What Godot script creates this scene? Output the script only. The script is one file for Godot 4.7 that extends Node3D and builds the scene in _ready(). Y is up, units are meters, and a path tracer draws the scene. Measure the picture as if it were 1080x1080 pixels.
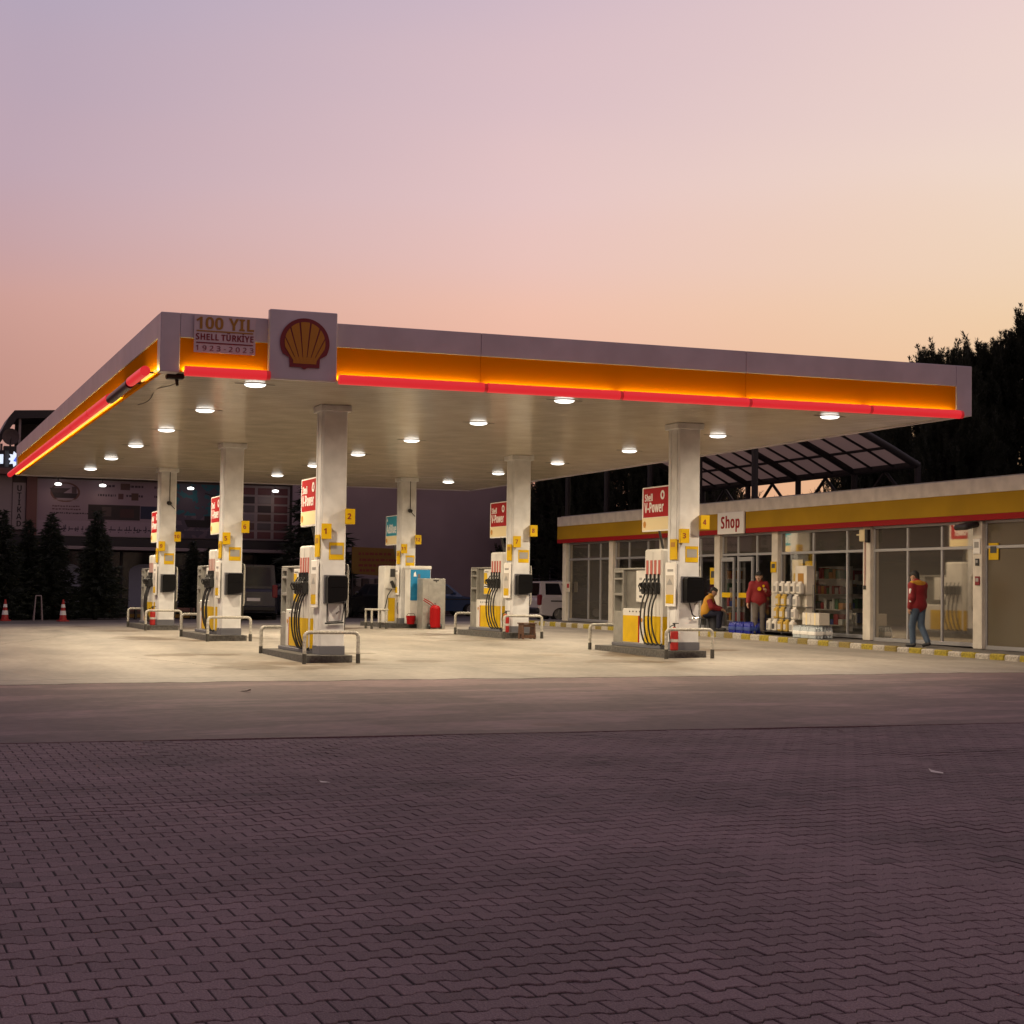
extends Node3D
# A filling station at dusk. Units are metres, y is up, the camera looks towards -z.
# w(x, y, d) is a point x to the right, y up and d metres into the scene.

var M = {}
var taken = {}
var cache = {}
var rng = RandomNumberGenerator.new()

func w(x, y, d): return Vector3(x, y, -d)
func gh(x, d): return -0.016 + 0.0117 * (clampf(x, -5.0, 24.0) - 8.2) + 0.0105 * clampf(d - 31.5, 0.0, 10.5)
func on(x, d, up = 0.0): return Vector3(x, gh(x, d) + up, -d)

# ------------------------------------------------------------------ mesh builder
class MB:
	var v = PackedVector3Array()
	var n = PackedVector3Array()
	var uv = PackedVector2Array()
	var c = PackedColorArray()
	var tint = Color.WHITE
	var tinted = false
	func put(p, nn, t):
		v.append(p); n.append(nn); uv.append(t); c.append(tint)
	func tri(a, b, d, na, nb, nd, ua = Vector2.ZERO, ub = Vector2.ZERO, ud = Vector2.ZERO):
		var f = (b - a).cross(d - a)
		if f.dot(na + nb + nd) > 0.0:
			put(a, na, ua); put(d, nd, ud); put(b, nb, ub)
		else:
			put(a, na, ua); put(b, nb, ub); put(d, nd, ud)
	func flat(a, b, d, out):
		var f = (b - a).cross(d - a).normalized()
		if f.dot(out) < 0.0: f = -f
		tri(a, b, d, f, f, f)
	func quad(a, b, d, e, out):
		var f = (b - a).cross(e - a).normalized()
		if f.dot(out) < 0.0: f = -f
		tri(a, b, d, f, f, f, Vector2(0, 1), Vector2(1, 1), Vector2(1, 0))
		tri(a, d, e, f, f, f, Vector2(0, 1), Vector2(1, 0), Vector2(0, 0))
	func box(at, size, ch = 0.0, bs = Basis.IDENTITY):
		var h = size * 0.5
		ch = minf(ch, 0.45 * minf(size.x, minf(size.y, size.z)))
		for ax in 3:
			for s in [-1.0, 1.0]:
				var o = Vector3.ZERO; o[ax] = s
				var u = (ax + 1) % 3
				var t = (ax + 2) % 3
				var q = []
				for k in [[-1, -1], [1, -1], [1, 1], [-1, 1]]:
					var p = Vector3.ZERO
					p[ax] = s * h[ax]; p[u] = k[0] * (h[u] - ch); p[t] = k[1] * (h[t] - ch)
					q.append(at + bs * p)
				quad(q[0], q[1], q[2], q[3], bs * o)
		if ch > 0.0:
			for ax in 3:
				var u = (ax + 1) % 3
				var t = (ax + 2) % 3
				for su in [-1.0, 1.0]:
					for s2 in [-1.0, 1.0]:
						var q = []
						for k in [[-1, 0], [1, 0], [1, 1], [-1, 1]]:
							var p = Vector3.ZERO
							p[ax] = k[0] * (h[ax] - ch)
							p[u] = su * (h[u] - (0.0 if k[1] == 0 else ch))
							p[t] = s2 * (h[t] - (ch if k[1] == 0 else 0.0))
							q.append(at + bs * p)
						var o = Vector3.ZERO; o[u] = su; o[t] = s2
						quad(q[0], q[1], q[2], q[3], bs * o)
			for a in [-1.0, 1.0]:
				for b in [-1.0, 1.0]:
					for d in [-1.0, 1.0]:
						var g = Vector3(a, b, d)
						var k = h - Vector3(ch, ch, ch)
						flat(at + bs * Vector3(a * h.x, b * k.y, d * k.z), at + bs * Vector3(a * k.x, b * h.y, d * k.z), at + bs * Vector3(a * k.x, b * k.y, d * h.z), bs * g)
		return self
	func span(x0, x1, y0, y1, z0, z1, ch = 0.0):
		return box(Vector3((x0 + x1) * 0.5, (y0 + y1) * 0.5, (z0 + z1) * 0.5), Vector3(absf(x1 - x0), absf(y1 - y0), absf(z1 - z0)), ch)
	func cyl(p0, p1, r0, r1, seg = 12, caps = true):
		var ax = (p1 - p0).normalized()
		var u = ax.cross(Vector3.RIGHT if absf(ax.x) < 0.8 else Vector3.UP).normalized()
		var t = ax.cross(u)
		for i in seg:
			var a0 = TAU * i / seg
			var a1 = TAU * (i + 1) / seg
			var d0 = u * cos(a0) + t * sin(a0)
			var d1 = u * cos(a1) + t * sin(a1)
			tri(p0 + d0 * r0, p0 + d1 * r0, p1 + d1 * r1, d0, d1, d1)
			if r1 > 0.0: tri(p0 + d0 * r0, p1 + d1 * r1, p1 + d0 * r1, d0, d1, d0)
			if caps:
				flat(p0, p0 + d0 * r0, p0 + d1 * r0, -ax)
				if r1 > 0.0: flat(p1, p1 + d0 * r1, p1 + d1 * r1, ax)
		return self
	func tube(pts, r, seg = 8, caps = true):
		var prev_u = Vector3.ZERO
		var rings = []
		for i in pts.size():
			var ax = (pts[mini(i + 1, pts.size() - 1)] - pts[maxi(i - 1, 0)]).normalized()
			var u = prev_u - ax * prev_u.dot(ax)
			if u.length() < 0.01: u = ax.cross(Vector3.RIGHT if absf(ax.x) < 0.8 else Vector3.UP)
			u = u.normalized(); prev_u = u
			var t = ax.cross(u)
			var ring = []
			for k in seg:
				ring.append(u * cos(TAU * k / seg) + t * sin(TAU * k / seg))
			rings.append(ring)
		for i in pts.size() - 1:
			for k in seg:
				var k2 = (k + 1) % seg
				var a = pts[i] + rings[i][k] * r
				var b = pts[i] + rings[i][k2] * r
				var d = pts[i + 1] + rings[i + 1][k2] * r
				var e = pts[i + 1] + rings[i + 1][k] * r
				tri(a, b, d, rings[i][k], rings[i][k2], rings[i + 1][k2])
				tri(a, d, e, rings[i][k], rings[i + 1][k2], rings[i + 1][k])
		if caps:
			for q in [0, pts.size() - 1]:
				for k in seg:
					flat(pts[q], pts[q] + rings[q][k] * r, pts[q] + rings[q][(k + 1) % seg] * r, (pts[q] - pts[1 if q == 0 else q - 1]))
		return self
	func prism(poly, xf, depth):
		var idx = Geometry2D.triangulate_polygon(poly)
		var f = xf.basis.z.normalized()
		for i in range(0, idx.size(), 3):
			var a = poly[idx[i]]
			var b = poly[idx[i + 1]]
			var d = poly[idx[i + 2]]
			flat(xf * Vector3(a.x, a.y, depth), xf * Vector3(b.x, b.y, depth), xf * Vector3(d.x, d.y, depth), f)
			flat(xf * Vector3(a.x, a.y, 0), xf * Vector3(b.x, b.y, 0), xf * Vector3(d.x, d.y, 0), -f)
		var cw = Geometry2D.is_polygon_clockwise(poly)
		for i in poly.size():
			var a = poly[i]
			var b = poly[(i + 1) % poly.size()]
			var e = (b - a).orthogonal().normalized() * (-1.0 if cw else 1.0)
			quad(xf * Vector3(a.x, a.y, 0), xf * Vector3(b.x, b.y, 0), xf * Vector3(b.x, b.y, depth), xf * Vector3(a.x, a.y, depth), xf.basis * Vector3(e.x, e.y, 0))
		return self
	func lathe(prof, at, seg = 20, bs = Basis.IDENTITY):
		for i in prof.size() - 1:
			var a = prof[i]
			var b = prof[i + 1]
			var e = Vector2(b.y - a.y, a.x - b.x).normalized()
			for k in seg:
				var a0 = TAU * k / seg
				var a1 = TAU * (k + 1) / seg
				var d0 = Vector3(cos(a0), 0, sin(a0))
				var d1 = Vector3(cos(a1), 0, sin(a1))
				var n0 = (d0 * e.x + Vector3.UP * e.y)
				var n1 = (d1 * e.x + Vector3.UP * e.y)
				var p = [d0 * a.x + Vector3.UP * a.y, d1 * a.x + Vector3.UP * a.y, d1 * b.x + Vector3.UP * b.y, d0 * b.x + Vector3.UP * b.y]
				tri(at + bs * p[0], at + bs * p[1], at + bs * p[2], bs * n0, bs * n1, bs * n1)
				tri(at + bs * p[0], at + bs * p[2], at + bs * p[3], bs * n0, bs * n1, bs * n0)
		return self
	func done():
		var a = []
		a.resize(Mesh.ARRAY_MAX)
		a[Mesh.ARRAY_VERTEX] = v; a[Mesh.ARRAY_NORMAL] = n; a[Mesh.ARRAY_TEX_UV] = uv
		if tinted: a[Mesh.ARRAY_COLOR] = c
		var m = ArrayMesh.new()
		m.add_surface_from_arrays(Mesh.PRIMITIVE_TRIANGLES, a)
		return m

# ------------------------------------------------------------------ nodes
func numbered(called):
	taken[called] = taken.get(called, -1) + 1
	return called if taken[called] == 0 else "%s_%03d" % [called, taken[called]]
func tag(o, label, category, group = ""):
	o.set_meta("label", label); o.set_meta("category", category)
	if group != "": o.set_meta("group", group)
	return o
func thing(called, label, category, at = Vector3.ZERO, turn = 0.0, group = ""):
	var o = Node3D.new()
	o.name = numbered(called); add_child(o)
	o.position = at; o.rotation.y = turn
	return tag(o, label, category, group)
func part(parent, called, shape, m, at = Vector3.ZERO, turn = Vector3.ZERO):
	var o = MeshInstance3D.new()
	o.name = called
	o.mesh = shape.done() if shape is MB else shape
	o.material_override = m
	o.position = at; o.rotation = turn
	parent.add_child(o, true)
	return o
func gpart(parent, called, shape, m, at, turn = Vector3.ZERO):   # at is a world position
	return part(parent, called, shape, m, at - parent.position, turn)
func single(called, label, category, shape, m, at = Vector3.ZERO, turn = 0.0, group = ""):
	var o = part(self, numbered(called), shape, m, at, Vector3(0, turn, 0))
	return tag(o, label, category, group)
func setting(called, shape, m, at = Vector3.ZERO):
	var o = part(self, called, shape, m, at)
	o.set_meta("kind", "structure")
	return o
func again(root, label, at, turn = 0.0, group = ""):
	var r = root.duplicate()
	r.name = numbered(String(root.name).rstrip("0123456789").trim_suffix("_")); add_child(r)
	r.position = at; r.rotation.y = turn
	r.set_meta("label", label)
	if group != "": r.set_meta("group", group)
	return r
func bxm(sx, sy, sz, ch = 0.01):
	var key = "%.3f_%.3f_%.3f_%.3f" % [sx, sy, sz, ch]
	if not cache.has(key): cache[key] = MB.new().box(Vector3.ZERO, Vector3(sx, sy, sz), ch).done()
	return cache[key]
func words(parent, called, s, m, at, height, turn = Vector3.ZERO, bold = true, width = 0.0, thick = 0.006, serif = false):
	var f = SystemFont.new()
	f.font_names = PackedStringArray(["Droid Serif" if serif else "Droid Sans"])
	if bold: f.font_weight = 700
	var t = TextMesh.new()
	t.font = f; t.text = s; t.font_size = 64; t.pixel_size = height / 46.0; t.depth = thick
	t.curve_step = 2.0
	var o = part(parent, called, t, m, at, turn)
	if width > 0.0:
		var got = t.get_aabb().size.x
		if got > 0.0: o.scale.x = width / got
	return o

# ------------------------------------------------------------------ materials and computed textures
func lin(r, g, b, a = 1.0):
	var k = Color(r, g, b).linear_to_srgb()
	k.a = a
	return k
func mk(key, r, g, b, rough = 0.6, metal = 0.0):
	var m = StandardMaterial3D.new()
	m.resource_name = key
	m.albedo_color = lin(r, g, b); m.roughness = rough; m.metallic = metal
	M[key] = m
	return m
func noise_image(size, seed_value, freq, octaves, lo, hi, kind = FastNoiseLite.TYPE_SIMPLEX_SMOOTH):
	var f = FastNoiseLite.new()
	f.seed = seed_value; f.frequency = freq; f.noise_type = kind
	f.fractal_octaves = octaves; f.fractal_gain = 0.55
	var im = f.get_seamless_image(size, size)
	im.convert(Image.FORMAT_L8)
	var d = im.get_data()
	for i in d.size():
		d[i] = int(clampf(lo + (hi - lo) * d[i] / 255.0, 0.0, 1.0) * 255.0)
	return Image.create_from_data(size, size, false, Image.FORMAT_L8, d)
func grain(m, tex, scale, world = true):
	m.albedo_texture = tex
	m.uv1_triplanar = true; m.uv1_world_triplanar = world
	m.uv1_scale = Vector3.ONE * scale
	return m
func relief(m, tex, amount):
	m.heightmap_enabled = true; m.heightmap_texture = tex; m.heightmap_scale = amount
	return m
func glow(m, r, g, b, e):
	m.emission_enabled = true; m.emission = lin(r, g, b); m.emission_energy_multiplier = e
	return m

func sky_image():
	# dusk colours (as shown, sRGB) by elevation in degrees, for three bearings: left edge, middle and right edge of the view, and for the sky opposite the afterglow
	var el = [-90.0, -2.0, 0.0, 6.0, 9.3, 13.6, 19.0, 32.0, 55.0, 90.0]
	var cl = [[90, 70, 72], [150, 106, 100], [172, 122, 112], [195, 146, 134], [205, 158, 150], [192, 166, 178], [180, 166, 186], [160, 148, 168], [142, 128, 146], [132, 118, 134]]
	var cm = [[90, 70, 72], [190, 130, 108], [214, 150, 124], [236, 178, 152], [240, 192, 172], [230, 197, 195], [209, 186, 198], [172, 156, 174], [146, 131, 148], [132, 118, 134]]
	var cr = [[90, 70, 72], [205, 145, 100], [228, 170, 118], [240, 198, 152], [240, 209, 174], [240, 217, 202], [232, 205, 205], [186, 168, 180], [150, 134, 149], [132, 118, 134]]
	var cb = [[90, 70, 72], [108, 82, 84], [116, 90, 92], [124, 98, 102], [126, 101, 106], [127, 103, 110], [128, 105, 113], [129, 108, 119], [131, 114, 128], [132, 118, 134]]
	var sets = []
	for a in [cl, cm, cr, cb]:
		var q = []
		for k in a: q.append(Color8(k[0], k[1], k[2]).srgb_to_linear())
		sets.append(q)
	var wd = 720
	var ht = 360
	var im = Image.create(wd, ht, false, Image.FORMAT_RGBF)
	var nz = FastNoiseLite.new()
	nz.seed = 4; nz.frequency = 0.9; nz.fractal_octaves = 4
	for j in ht:
		var e = 90.0 - 180.0 * (j + 0.5) / ht
		for i in wd:
			var az = 360.0 * (i + 0.5) / wd - 20.3      # bearing from the middle of the view
			az = fposmod(az + 180.0, 360.0) - 180.0
			var dirn = Vector3(sin(deg_to_rad(az)) * cos(deg_to_rad(e)), sin(deg_to_rad(e)) * 5.0, cos(deg_to_rad(az)) * cos(deg_to_rad(e)))
			var ee = e + nz.get_noise_3dv(dirn * 1.2) * 2.2 * smoothstep(2.0, 12.0, e)
			var k = 0
			while k < el.size() - 2 and ee > el[k + 1]: k += 1
			var t = clampf((ee - el[k]) / (el[k + 1] - el[k]), 0.0, 1.0)
			var q = []
			for s in sets: q.append(s[k].lerp(s[k + 1], t))
			var c
			var aa = az + nz.get_noise_3dv(dirn * 0.8 + Vector3(7, 1, 3)) * 3.0
			if aa < 0.0: c = q[1].lerp(q[0], clampf(-aa / 16.5, 0.0, 1.0))
			else: c = q[1].lerp(q[2], clampf(aa / 16.5, 0.0, 1.0))
			var away = absf(fposmod(az - 25.0 + 180.0, 360.0) - 180.0)
			c = c.lerp(q[3], smoothstep(40.0, 150.0, away))
			im.set_pixel(i, j, c)
	return im

# ------------------------------------------------------------------ the scene
func _ready():
	rng.seed = 20231
	rag.seed = 8; rag.frequency = 1.0; rag.fractal_octaves = 3
	sag.seed = 61; sag.frequency = 0.28; sag.fractal_octaves = 2
	camera_and_light()
	materials()
	ground_and_paving()
	canopy()
	shop()
	islands()
	goods()
	background()
	vehicles()
	people()
	trees()

func camera_and_light():
	var cam = Camera3D.new()
	cam.name = "camera"
	var yaw = 0.3542
	var pitch = 0.0448
	var roll = 0.0136
	var f = Vector3(sin(yaw) * cos(pitch), sin(pitch), -cos(yaw) * cos(pitch))
	var r = Vector3(cos(yaw), 0, sin(yaw))
	var u = r.cross(f)
	var r2 = r * cos(roll) + u * sin(roll)
	var u2 = u * cos(roll) - r * sin(roll)
	cam.transform = Transform3D(Basis(r2, u2, -f), Vector3(0, 1.5, 0))
	cam.fov = 33.014; cam.near = 0.1; cam.far = 900.0; cam.current = true
	add_child(cam)
	var env = Environment.new()
	env.background_mode = Environment.BG_SKY
	var sky = Sky.new()
	var sm = PanoramaSkyMaterial.new()
	sm.panorama = ImageTexture.create_from_image(sky_image())
	sky.sky_material = sm
	env.sky = sky
	env.background_energy_multiplier = 1.0
	env.tonemap_mode = Environment.TONE_MAPPER_LINEAR
	env.tonemap_exposure = 1.0
	env.sdfgi_enabled = true; env.ssao_enabled = true; env.ssil_enabled = true
	var we = WorldEnvironment.new()
	we.name = "environment"; we.environment = env
	add_child(we)
	# the sun has set behind the trees on the right: only a faint wide afterglow is left of it
	var sun = DirectionalLight3D.new()
	sun.name = "afterglow"
	sun.light_color = Color(1.0, 0.72, 0.5); sun.light_energy = 0.02; sun.light_angular_distance = 25.0
	sun.shadow_enabled = true
	sun.basis = Basis.looking_at(Vector3(-0.62, -0.16, 0.77), Vector3.UP)
	add_child(sun)

func materials():
	var fine = ImageTexture.create_from_image(noise_image(512, 11, 0.02, 5, 0.62, 1.0))
	var cloudy = ImageTexture.create_from_image(noise_image(512, 12, 0.008, 4, 0.7, 1.0))
	var faint = ImageTexture.create_from_image(noise_image(256, 13, 0.012, 4, 0.86, 1.0))
	var bumps = ImageTexture.create_from_image(noise_image(512, 14, 0.06, 4, 0.0, 1.0))
	M["bumps"] = bumps
	var speck = ImageTexture.create_from_image(noise_image(512, 15, 0.05, 5, 0.72, 1.0))
	grain(mk("soil", 0.055, 0.05, 0.045, 0.95), fine, 0.4)
	grain(mk("joint_sand", 0.045, 0.034, 0.03, 0.95), fine, 0.9)
	var pv = mk("paver", 1.0, 1.0, 1.0, 0.82)
	pv.vertex_color_use_as_albedo = true
	grain(pv, speck, 2.3); relief(pv, bumps, 0.6)
	var pp = mk("paver_piece", 0.245, 0.17, 0.178, 0.82)
	grain(pp, speck, 2.3); relief(pp, bumps, 0.6)
	mk("white", 0.78, 0.76, 0.72, 0.35)
	grain(M.white, faint, 0.35)
	mk("fascia_white", 0.66, 0.59, 0.64, 0.4); grain(M.fascia_white, faint, 0.2)
	mk("column_white", 0.78, 0.78, 0.79, 0.4); grain(M.column_white, faint, 0.5)
	var ce = mk("ceiling", 0.68, 0.595, 0.465, 0.2); grain(ce, faint, 0.25)
	mk("yellow", 0.74, 0.47, 0.008, 0.45)
	M.yellow.metallic_specular = 0.3; grain(M.yellow, faint, 0.4)
	mk("shop_yellow", 0.46, 0.265, 0.006, 0.55); grain(M.shop_yellow, faint, 0.12)
	M.shop_yellow.metallic_specular = 0.25
	mk("panel_yellow", 0.8, 0.25, 0.002, 0.9)
	M.panel_yellow.metallic_specular = 0.02
	mk("red", 0.3, 0.006, 0.008, 0.5)
	M.red.metallic_specular = 0.25
	mk("deep_red", 0.2, 0.008, 0.014, 0.45)
	mk("logo_yellow", 0.5, 0.2, 0.006, 0.45)
	mk("gold", 0.36, 0.17, 0.012, 0.5)
	mk("banner", 0.62, 0.52, 0.54, 0.6)
	mk("cream", 0.75, 0.62, 0.36, 0.45)
	mk("sign_red", 0.34, 0.008, 0.012, 0.5)
	M.sign_red.metallic_specular = 0.25
	mk("sign_teal", 0.03, 0.3, 0.42, 0.4)
	mk("sign_blue", 0.01, 0.2, 0.42, 0.4)
	mk("print_white", 0.8, 0.78, 0.75, 0.5)
	mk("print_grey", 0.3, 0.29, 0.28, 0.5)
	mk("print_pale", 0.5, 0.46, 0.42, 0.5)
	mk("print_dark", 0.04, 0.04, 0.045, 0.5)
	mk("steel", 0.42, 0.41, 0.38, 0.42, 0.5); grain(M.steel, faint, 0.9)
	mk("steel_panel", 0.36, 0.35, 0.32, 0.35, 0.7); grain(M.steel_panel, faint, 0.9)
	mk("aluminium", 0.42, 0.42, 0.44, 0.4, 0.6)
	mk("rail_paint", 0.66, 0.63, 0.56, 0.4); grain(M.rail_paint, fine, 1.5)
	mk("rail_foot", 0.08, 0.075, 0.065, 0.6); grain(M.rail_foot, fine, 2.0)
	mk("plinth", 0.13, 0.122, 0.115, 0.8); grain(M.plinth, fine, 1.0)
	mk("skirt", 0.12, 0.12, 0.14, 0.6)
	mk("black", 0.005, 0.005, 0.006, 0.3)
	M.black.metallic_specular = 0.3
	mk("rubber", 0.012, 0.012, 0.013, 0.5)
	mk("dark", 0.02, 0.018, 0.018, 0.6)
	mk("hose_stripe", 0.42, 0.1, 0.08, 0.5)
	mk("pink_stripe", 0.4, 0.2, 0.18, 0.5)
	mk("chrome", 0.6, 0.6, 0.6, 0.15, 1.0)
	mk("brown", 0.14, 0.06, 0.03, 0.5); grain(M.brown, fine, 2.0)
	mk("cone_red", 0.36, 0.012, 0.01, 0.5)
	mk("kerb_yellow", 0.42, 0.32, 0.015, 0.7); grain(M.kerb_yellow, fine, 1.2)
	mk("kerb_yellow_worn", 0.3, 0.22, 0.05, 0.75); grain(M.kerb_yellow_worn, fine, 2.1)
	mk("kerb_white", 0.55, 0.5, 0.44, 0.7); grain(M.kerb_white, fine, 1.4)
	mk("kerb_white_worn", 0.38, 0.35, 0.3, 0.75); grain(M.kerb_white_worn, fine, 2.3)
	mk("pavement", 0.2, 0.18, 0.16, 0.8); grain(M.pavement, fine, 0.5)
	mk("post", 0.74, 0.68, 0.59, 0.5); grain(M.post, faint, 0.5)
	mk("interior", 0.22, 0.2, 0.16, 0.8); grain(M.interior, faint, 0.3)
	mk("plaster", 0.5, 0.46, 0.4, 0.8); grain(M.plaster, faint, 0.3)
	var gl = mk("glass", 0.05, 0.05, 0.048, 0.01)
	gl.transparency = BaseMaterial3D.TRANSPARENCY_ALPHA
	gl.albedo_color.a = 0.04
	mk("glass_film", 0.34, 0.31, 0.27, 0.03, 0.8)      # mirror film on the dark bays
	mk("film", 0.12, 0.1, 0.068, 0.2)
	var po = mk("poly", 0.24, 0.19, 0.17, 0.5)
	po.backlight_enabled = true; po.backlight = lin(1.0, 0.88, 0.78)
	mk("car_glass", 0.008, 0.009, 0.012, 0.08)
	mk("bar_red", 0.3, 0.01, 0.015, 0.4)
	glow(M.bar_red, 0.62, 0.02, 0.026, 1.0)
	mk("bar_joint", 0.2, 0.01, 0.012, 0.4)
	glow(M.bar_joint, 0.3, 0.008, 0.01, 1.0)
	mk("bar_dark", 0.06, 0.008, 0.01, 0.35)
	mk("strip_glow", 0.9, 0.7, 0.3, 0.4)
	glow(M.strip_glow, 1.0, 0.62, 0.12, 1.1)
	mk("lamp_glow", 0.9, 0.9, 0.9, 0.3)
	glow(M.lamp_glow, 1.0, 0.97, 0.9, 3.0)

# ------------------------------------------------------------------ ground
var rag = FastNoiseLite.new()
var sag = FastNoiseLite.new()
func dip(x, d):      # the block paving has settled unevenly
	return 0.004 * sag.get_noise_2d(x, d) - 0.009 * smoothstep(0.05, 0.55, sag.get_noise_2d(x + 40.0, d))
func edge_d(x): return 18.07 - 0.0968 * x + 0.03 * rag.get_noise_1d(x * 1.5)      # where the paving stops and the concrete starts

func seam_d(x): return 28.3 - 0.0968 * x + 0.3 * rag.get_noise_1d(x * 0.9 + 300.0)      # where the dark apron meets the pale paving under the canopy

func sheet(xs, ds, up, uvbox = null):
	var b = MB.new()
	for i in xs.size() - 1:
		for j in ds.size() - 1:
			var p = []
			for k in [[i, j], [i + 1, j], [i + 1, j + 1], [i, j + 1]]:
				var x = xs[k[0]]
				var d = ds[k[1]]
				if d is String: d = edge_d(x) if d == "e" else seam_d(x)
				p.append(Vector3(x, gh(x, d) + up, -d))
			var uvs = []
			for q in p:
				uvs.append(Vector2(q.x, -q.z) if uvbox == null else Vector2((q.x - uvbox[0]) / uvbox[2], (-q.z - uvbox[1]) / uvbox[3]))
			b.tri(p[0], p[1], p[2], Vector3.UP, Vector3.UP, Vector3.UP, uvs[0], uvs[1], uvs[2])
			b.tri(p[0], p[2], p[3], Vector3.UP, Vector3.UP, Vector3.UP, uvs[0], uvs[2], uvs[3])
	return b

func line_px(im, ax, ad, bx, bd, wide, strength, sd, wobble = 0.05):
	# a crack or joint drawn into the concrete picture, coordinates in metres
	var r = RandomNumberGenerator.new()
	r.seed = sd
	var nz = FastNoiseLite.new()
	nz.seed = sd; nz.frequency = 0.6; nz.fractal_octaves = 3
	var a = Vector2(ax, ad)
	var b = Vector2(bx, bd)
	var nrm = (b - a).orthogonal().normalized()
	var steps = int(a.distance_to(b) / 0.012)
	for i in steps:
		var t = float(i) / steps
		var q = a.lerp(b, t) + nrm * nz.get_noise_1d(t * a.distance_to(b)) * wobble * 2.0
		var wv = wide * (0.4 + 0.9 * absf(nz.get_noise_1d(t * 30.0 + 50.0)) + 0.3 * r.randf())
		var x = (q.x - CB[0]) / CB[2] * im.get_width()
		var y = (q.y - CB[1]) / CB[3] * im.get_height()
		var n = maxi(1, int(wv / CB[2] * im.get_width()))
		for k in n:
			for l in maxi(1, int(n * CB[2] / CB[3])):
				var px = int(x) + k
				var py = int(y) + l
				if px >= 0 and py >= 0 and px < im.get_width() and py < im.get_height():
					var o = im.get_pixel(px, py)
					im.set_pixel(px, py, o.lerp(Color(0.2, 0.17, 0.15), strength * (0.5 + 0.5 * r.randf())))

const CB = [-12.0, 15.0, 36.0, 48.0]     # x, depth, width and length in metres covered by the concrete picture

func concrete_image():
	# concrete: pale worn slabs with mottling, tyre-blackened lanes, drips of oil beside the islands, cracks and filled joints
	var n = 1400
	var big = FastNoiseLite.new(); big.seed = 21; big.frequency = 0.09; big.fractal_octaves = 4
	var mid = FastNoiseLite.new(); mid.seed = 22; mid.frequency = 0.7; mid.fractal_octaves = 4
	var fin = FastNoiseLite.new(); fin.seed = 23; fin.frequency = 5.0; fin.fractal_octaves = 2
	var im = Image.create(n, n, false, Image.FORMAT_RGB8)
	var spots = []
	var r = RandomNumberGenerator.new(); r.seed = 77
	for k in 90:
		var cx = [8.5, 16.25][k % 2]
		spots.append([cx + r.randf_range(-2.6, 2.0), 33.3 + 10.2 * (k % 3) + r.randf_range(-2.0, 3.6), r.randf_range(0.1, 0.9), r.randf_range(0.25, 0.7)])
	for k in 40:
		spots.append([r.randf_range(-3, 22), r.randf_range(17.5, 31), r.randf_range(0.05, 0.35), r.randf_range(-0.2, 0.3)])
	for j in n:
		var d = CB[1] + CB[3] * (j + 0.5) / n
		for i in n:
			var x = CB[0] + CB[2] * (i + 0.5) / n
			var v = 0.80 + 0.16 * big.get_noise_2d(x, d * 0.8) + 0.11 * mid.get_noise_2d(x, d * 0.5) + 0.07 * fin.get_noise_2d(x, d)
			# tyre lanes run along the islands
			for lane in [5.2, 6.6, 10.6, 12.0, 13.2, 14.4, 18.6, 20.0]:
				var off = absf(x - lane + 0.25 * big.get_noise_2d(lane * 9.0, d))
				if off < 0.45 and d > 27.0: v -= 0.07 * (1.0 - off / 0.45) * (0.5 + mid.get_noise_2d(x * 2.0, d * 0.3))
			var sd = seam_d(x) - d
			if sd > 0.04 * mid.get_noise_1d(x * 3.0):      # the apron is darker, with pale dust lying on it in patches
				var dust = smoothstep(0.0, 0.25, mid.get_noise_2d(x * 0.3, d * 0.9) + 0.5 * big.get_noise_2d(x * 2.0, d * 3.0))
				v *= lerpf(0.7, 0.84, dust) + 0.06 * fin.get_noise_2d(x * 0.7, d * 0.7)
			im.set_pixel(i, j, Color(v, v * 0.985, v * 0.955))
	for s in spots:
		var x0 = int((s[0] - s[2] - CB[0]) / CB[2] * n)
		var x1 = int((s[0] + s[2] - CB[0]) / CB[2] * n)
		var y0 = int((s[1] - s[2] - CB[1]) / CB[3] * n)
		var y1 = int((s[1] + s[2] - CB[1]) / CB[3] * n)
		for j in range(maxi(y0, 0), mini(y1 + 1, n)):
			for i in range(maxi(x0, 0), mini(x1 + 1, n)):
				var x = CB[0] + CB[2] * (i + 0.5) / n
				var d = CB[1] + CB[3] * (j + 0.5) / n
				var e = Vector2(x - s[0], d - s[1]).length() / s[2] + 0.5 * mid.get_noise_2d(x * 3.0, d * 3.0)
				if e < 1.0:
					var o = im.get_pixel(i, j)
					var k = minf(1.0, (1.0 - e) * 2.5) * absf(s[3])
					im.set_pixel(i, j, o.lerp(Color(0.42, 0.33, 0.22) if s[3] > 0.0 else Color(1, 0.99, 0.97), k))
	for q in [[-12, 29.6, 7.8, 28.9, 0.05, 0.8], [4.6, 31.7, 15.6, 30.6, 0.06, 0.85], [16.4, 31.4, 21.6, 30.5, 0.05, 0.8], [9.3, 37.5, 12.5, 32.2, 0.04, 0.6], [5.0, 36.0, 6.4, 30.9, 0.03, 0.4],
			[10.3, 39.0, 14.0, 35.4, 0.05, 0.7], [17.5, 31.5, 19.2, 30.9, 0.09, 0.7], [-6, 23.6, 21, 22.4, 0.03, 0.35], [8.0, 32.0, 15.5, 31.6, 0.03, 0.5], [2.0, 40, 6.0, 52, 0.03, 0.4], [10.2, 45.0, 15.0, 44.6, 0.04, 0.5], [12.2, 31.6, 14.8, 31.2, 0.08, 0.6]]:
		line_px(im, q[0], q[1], q[2], q[3], q[4], q[5], int(q[0] * 31 + q[1] * 7) + 500)
	return im

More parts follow.
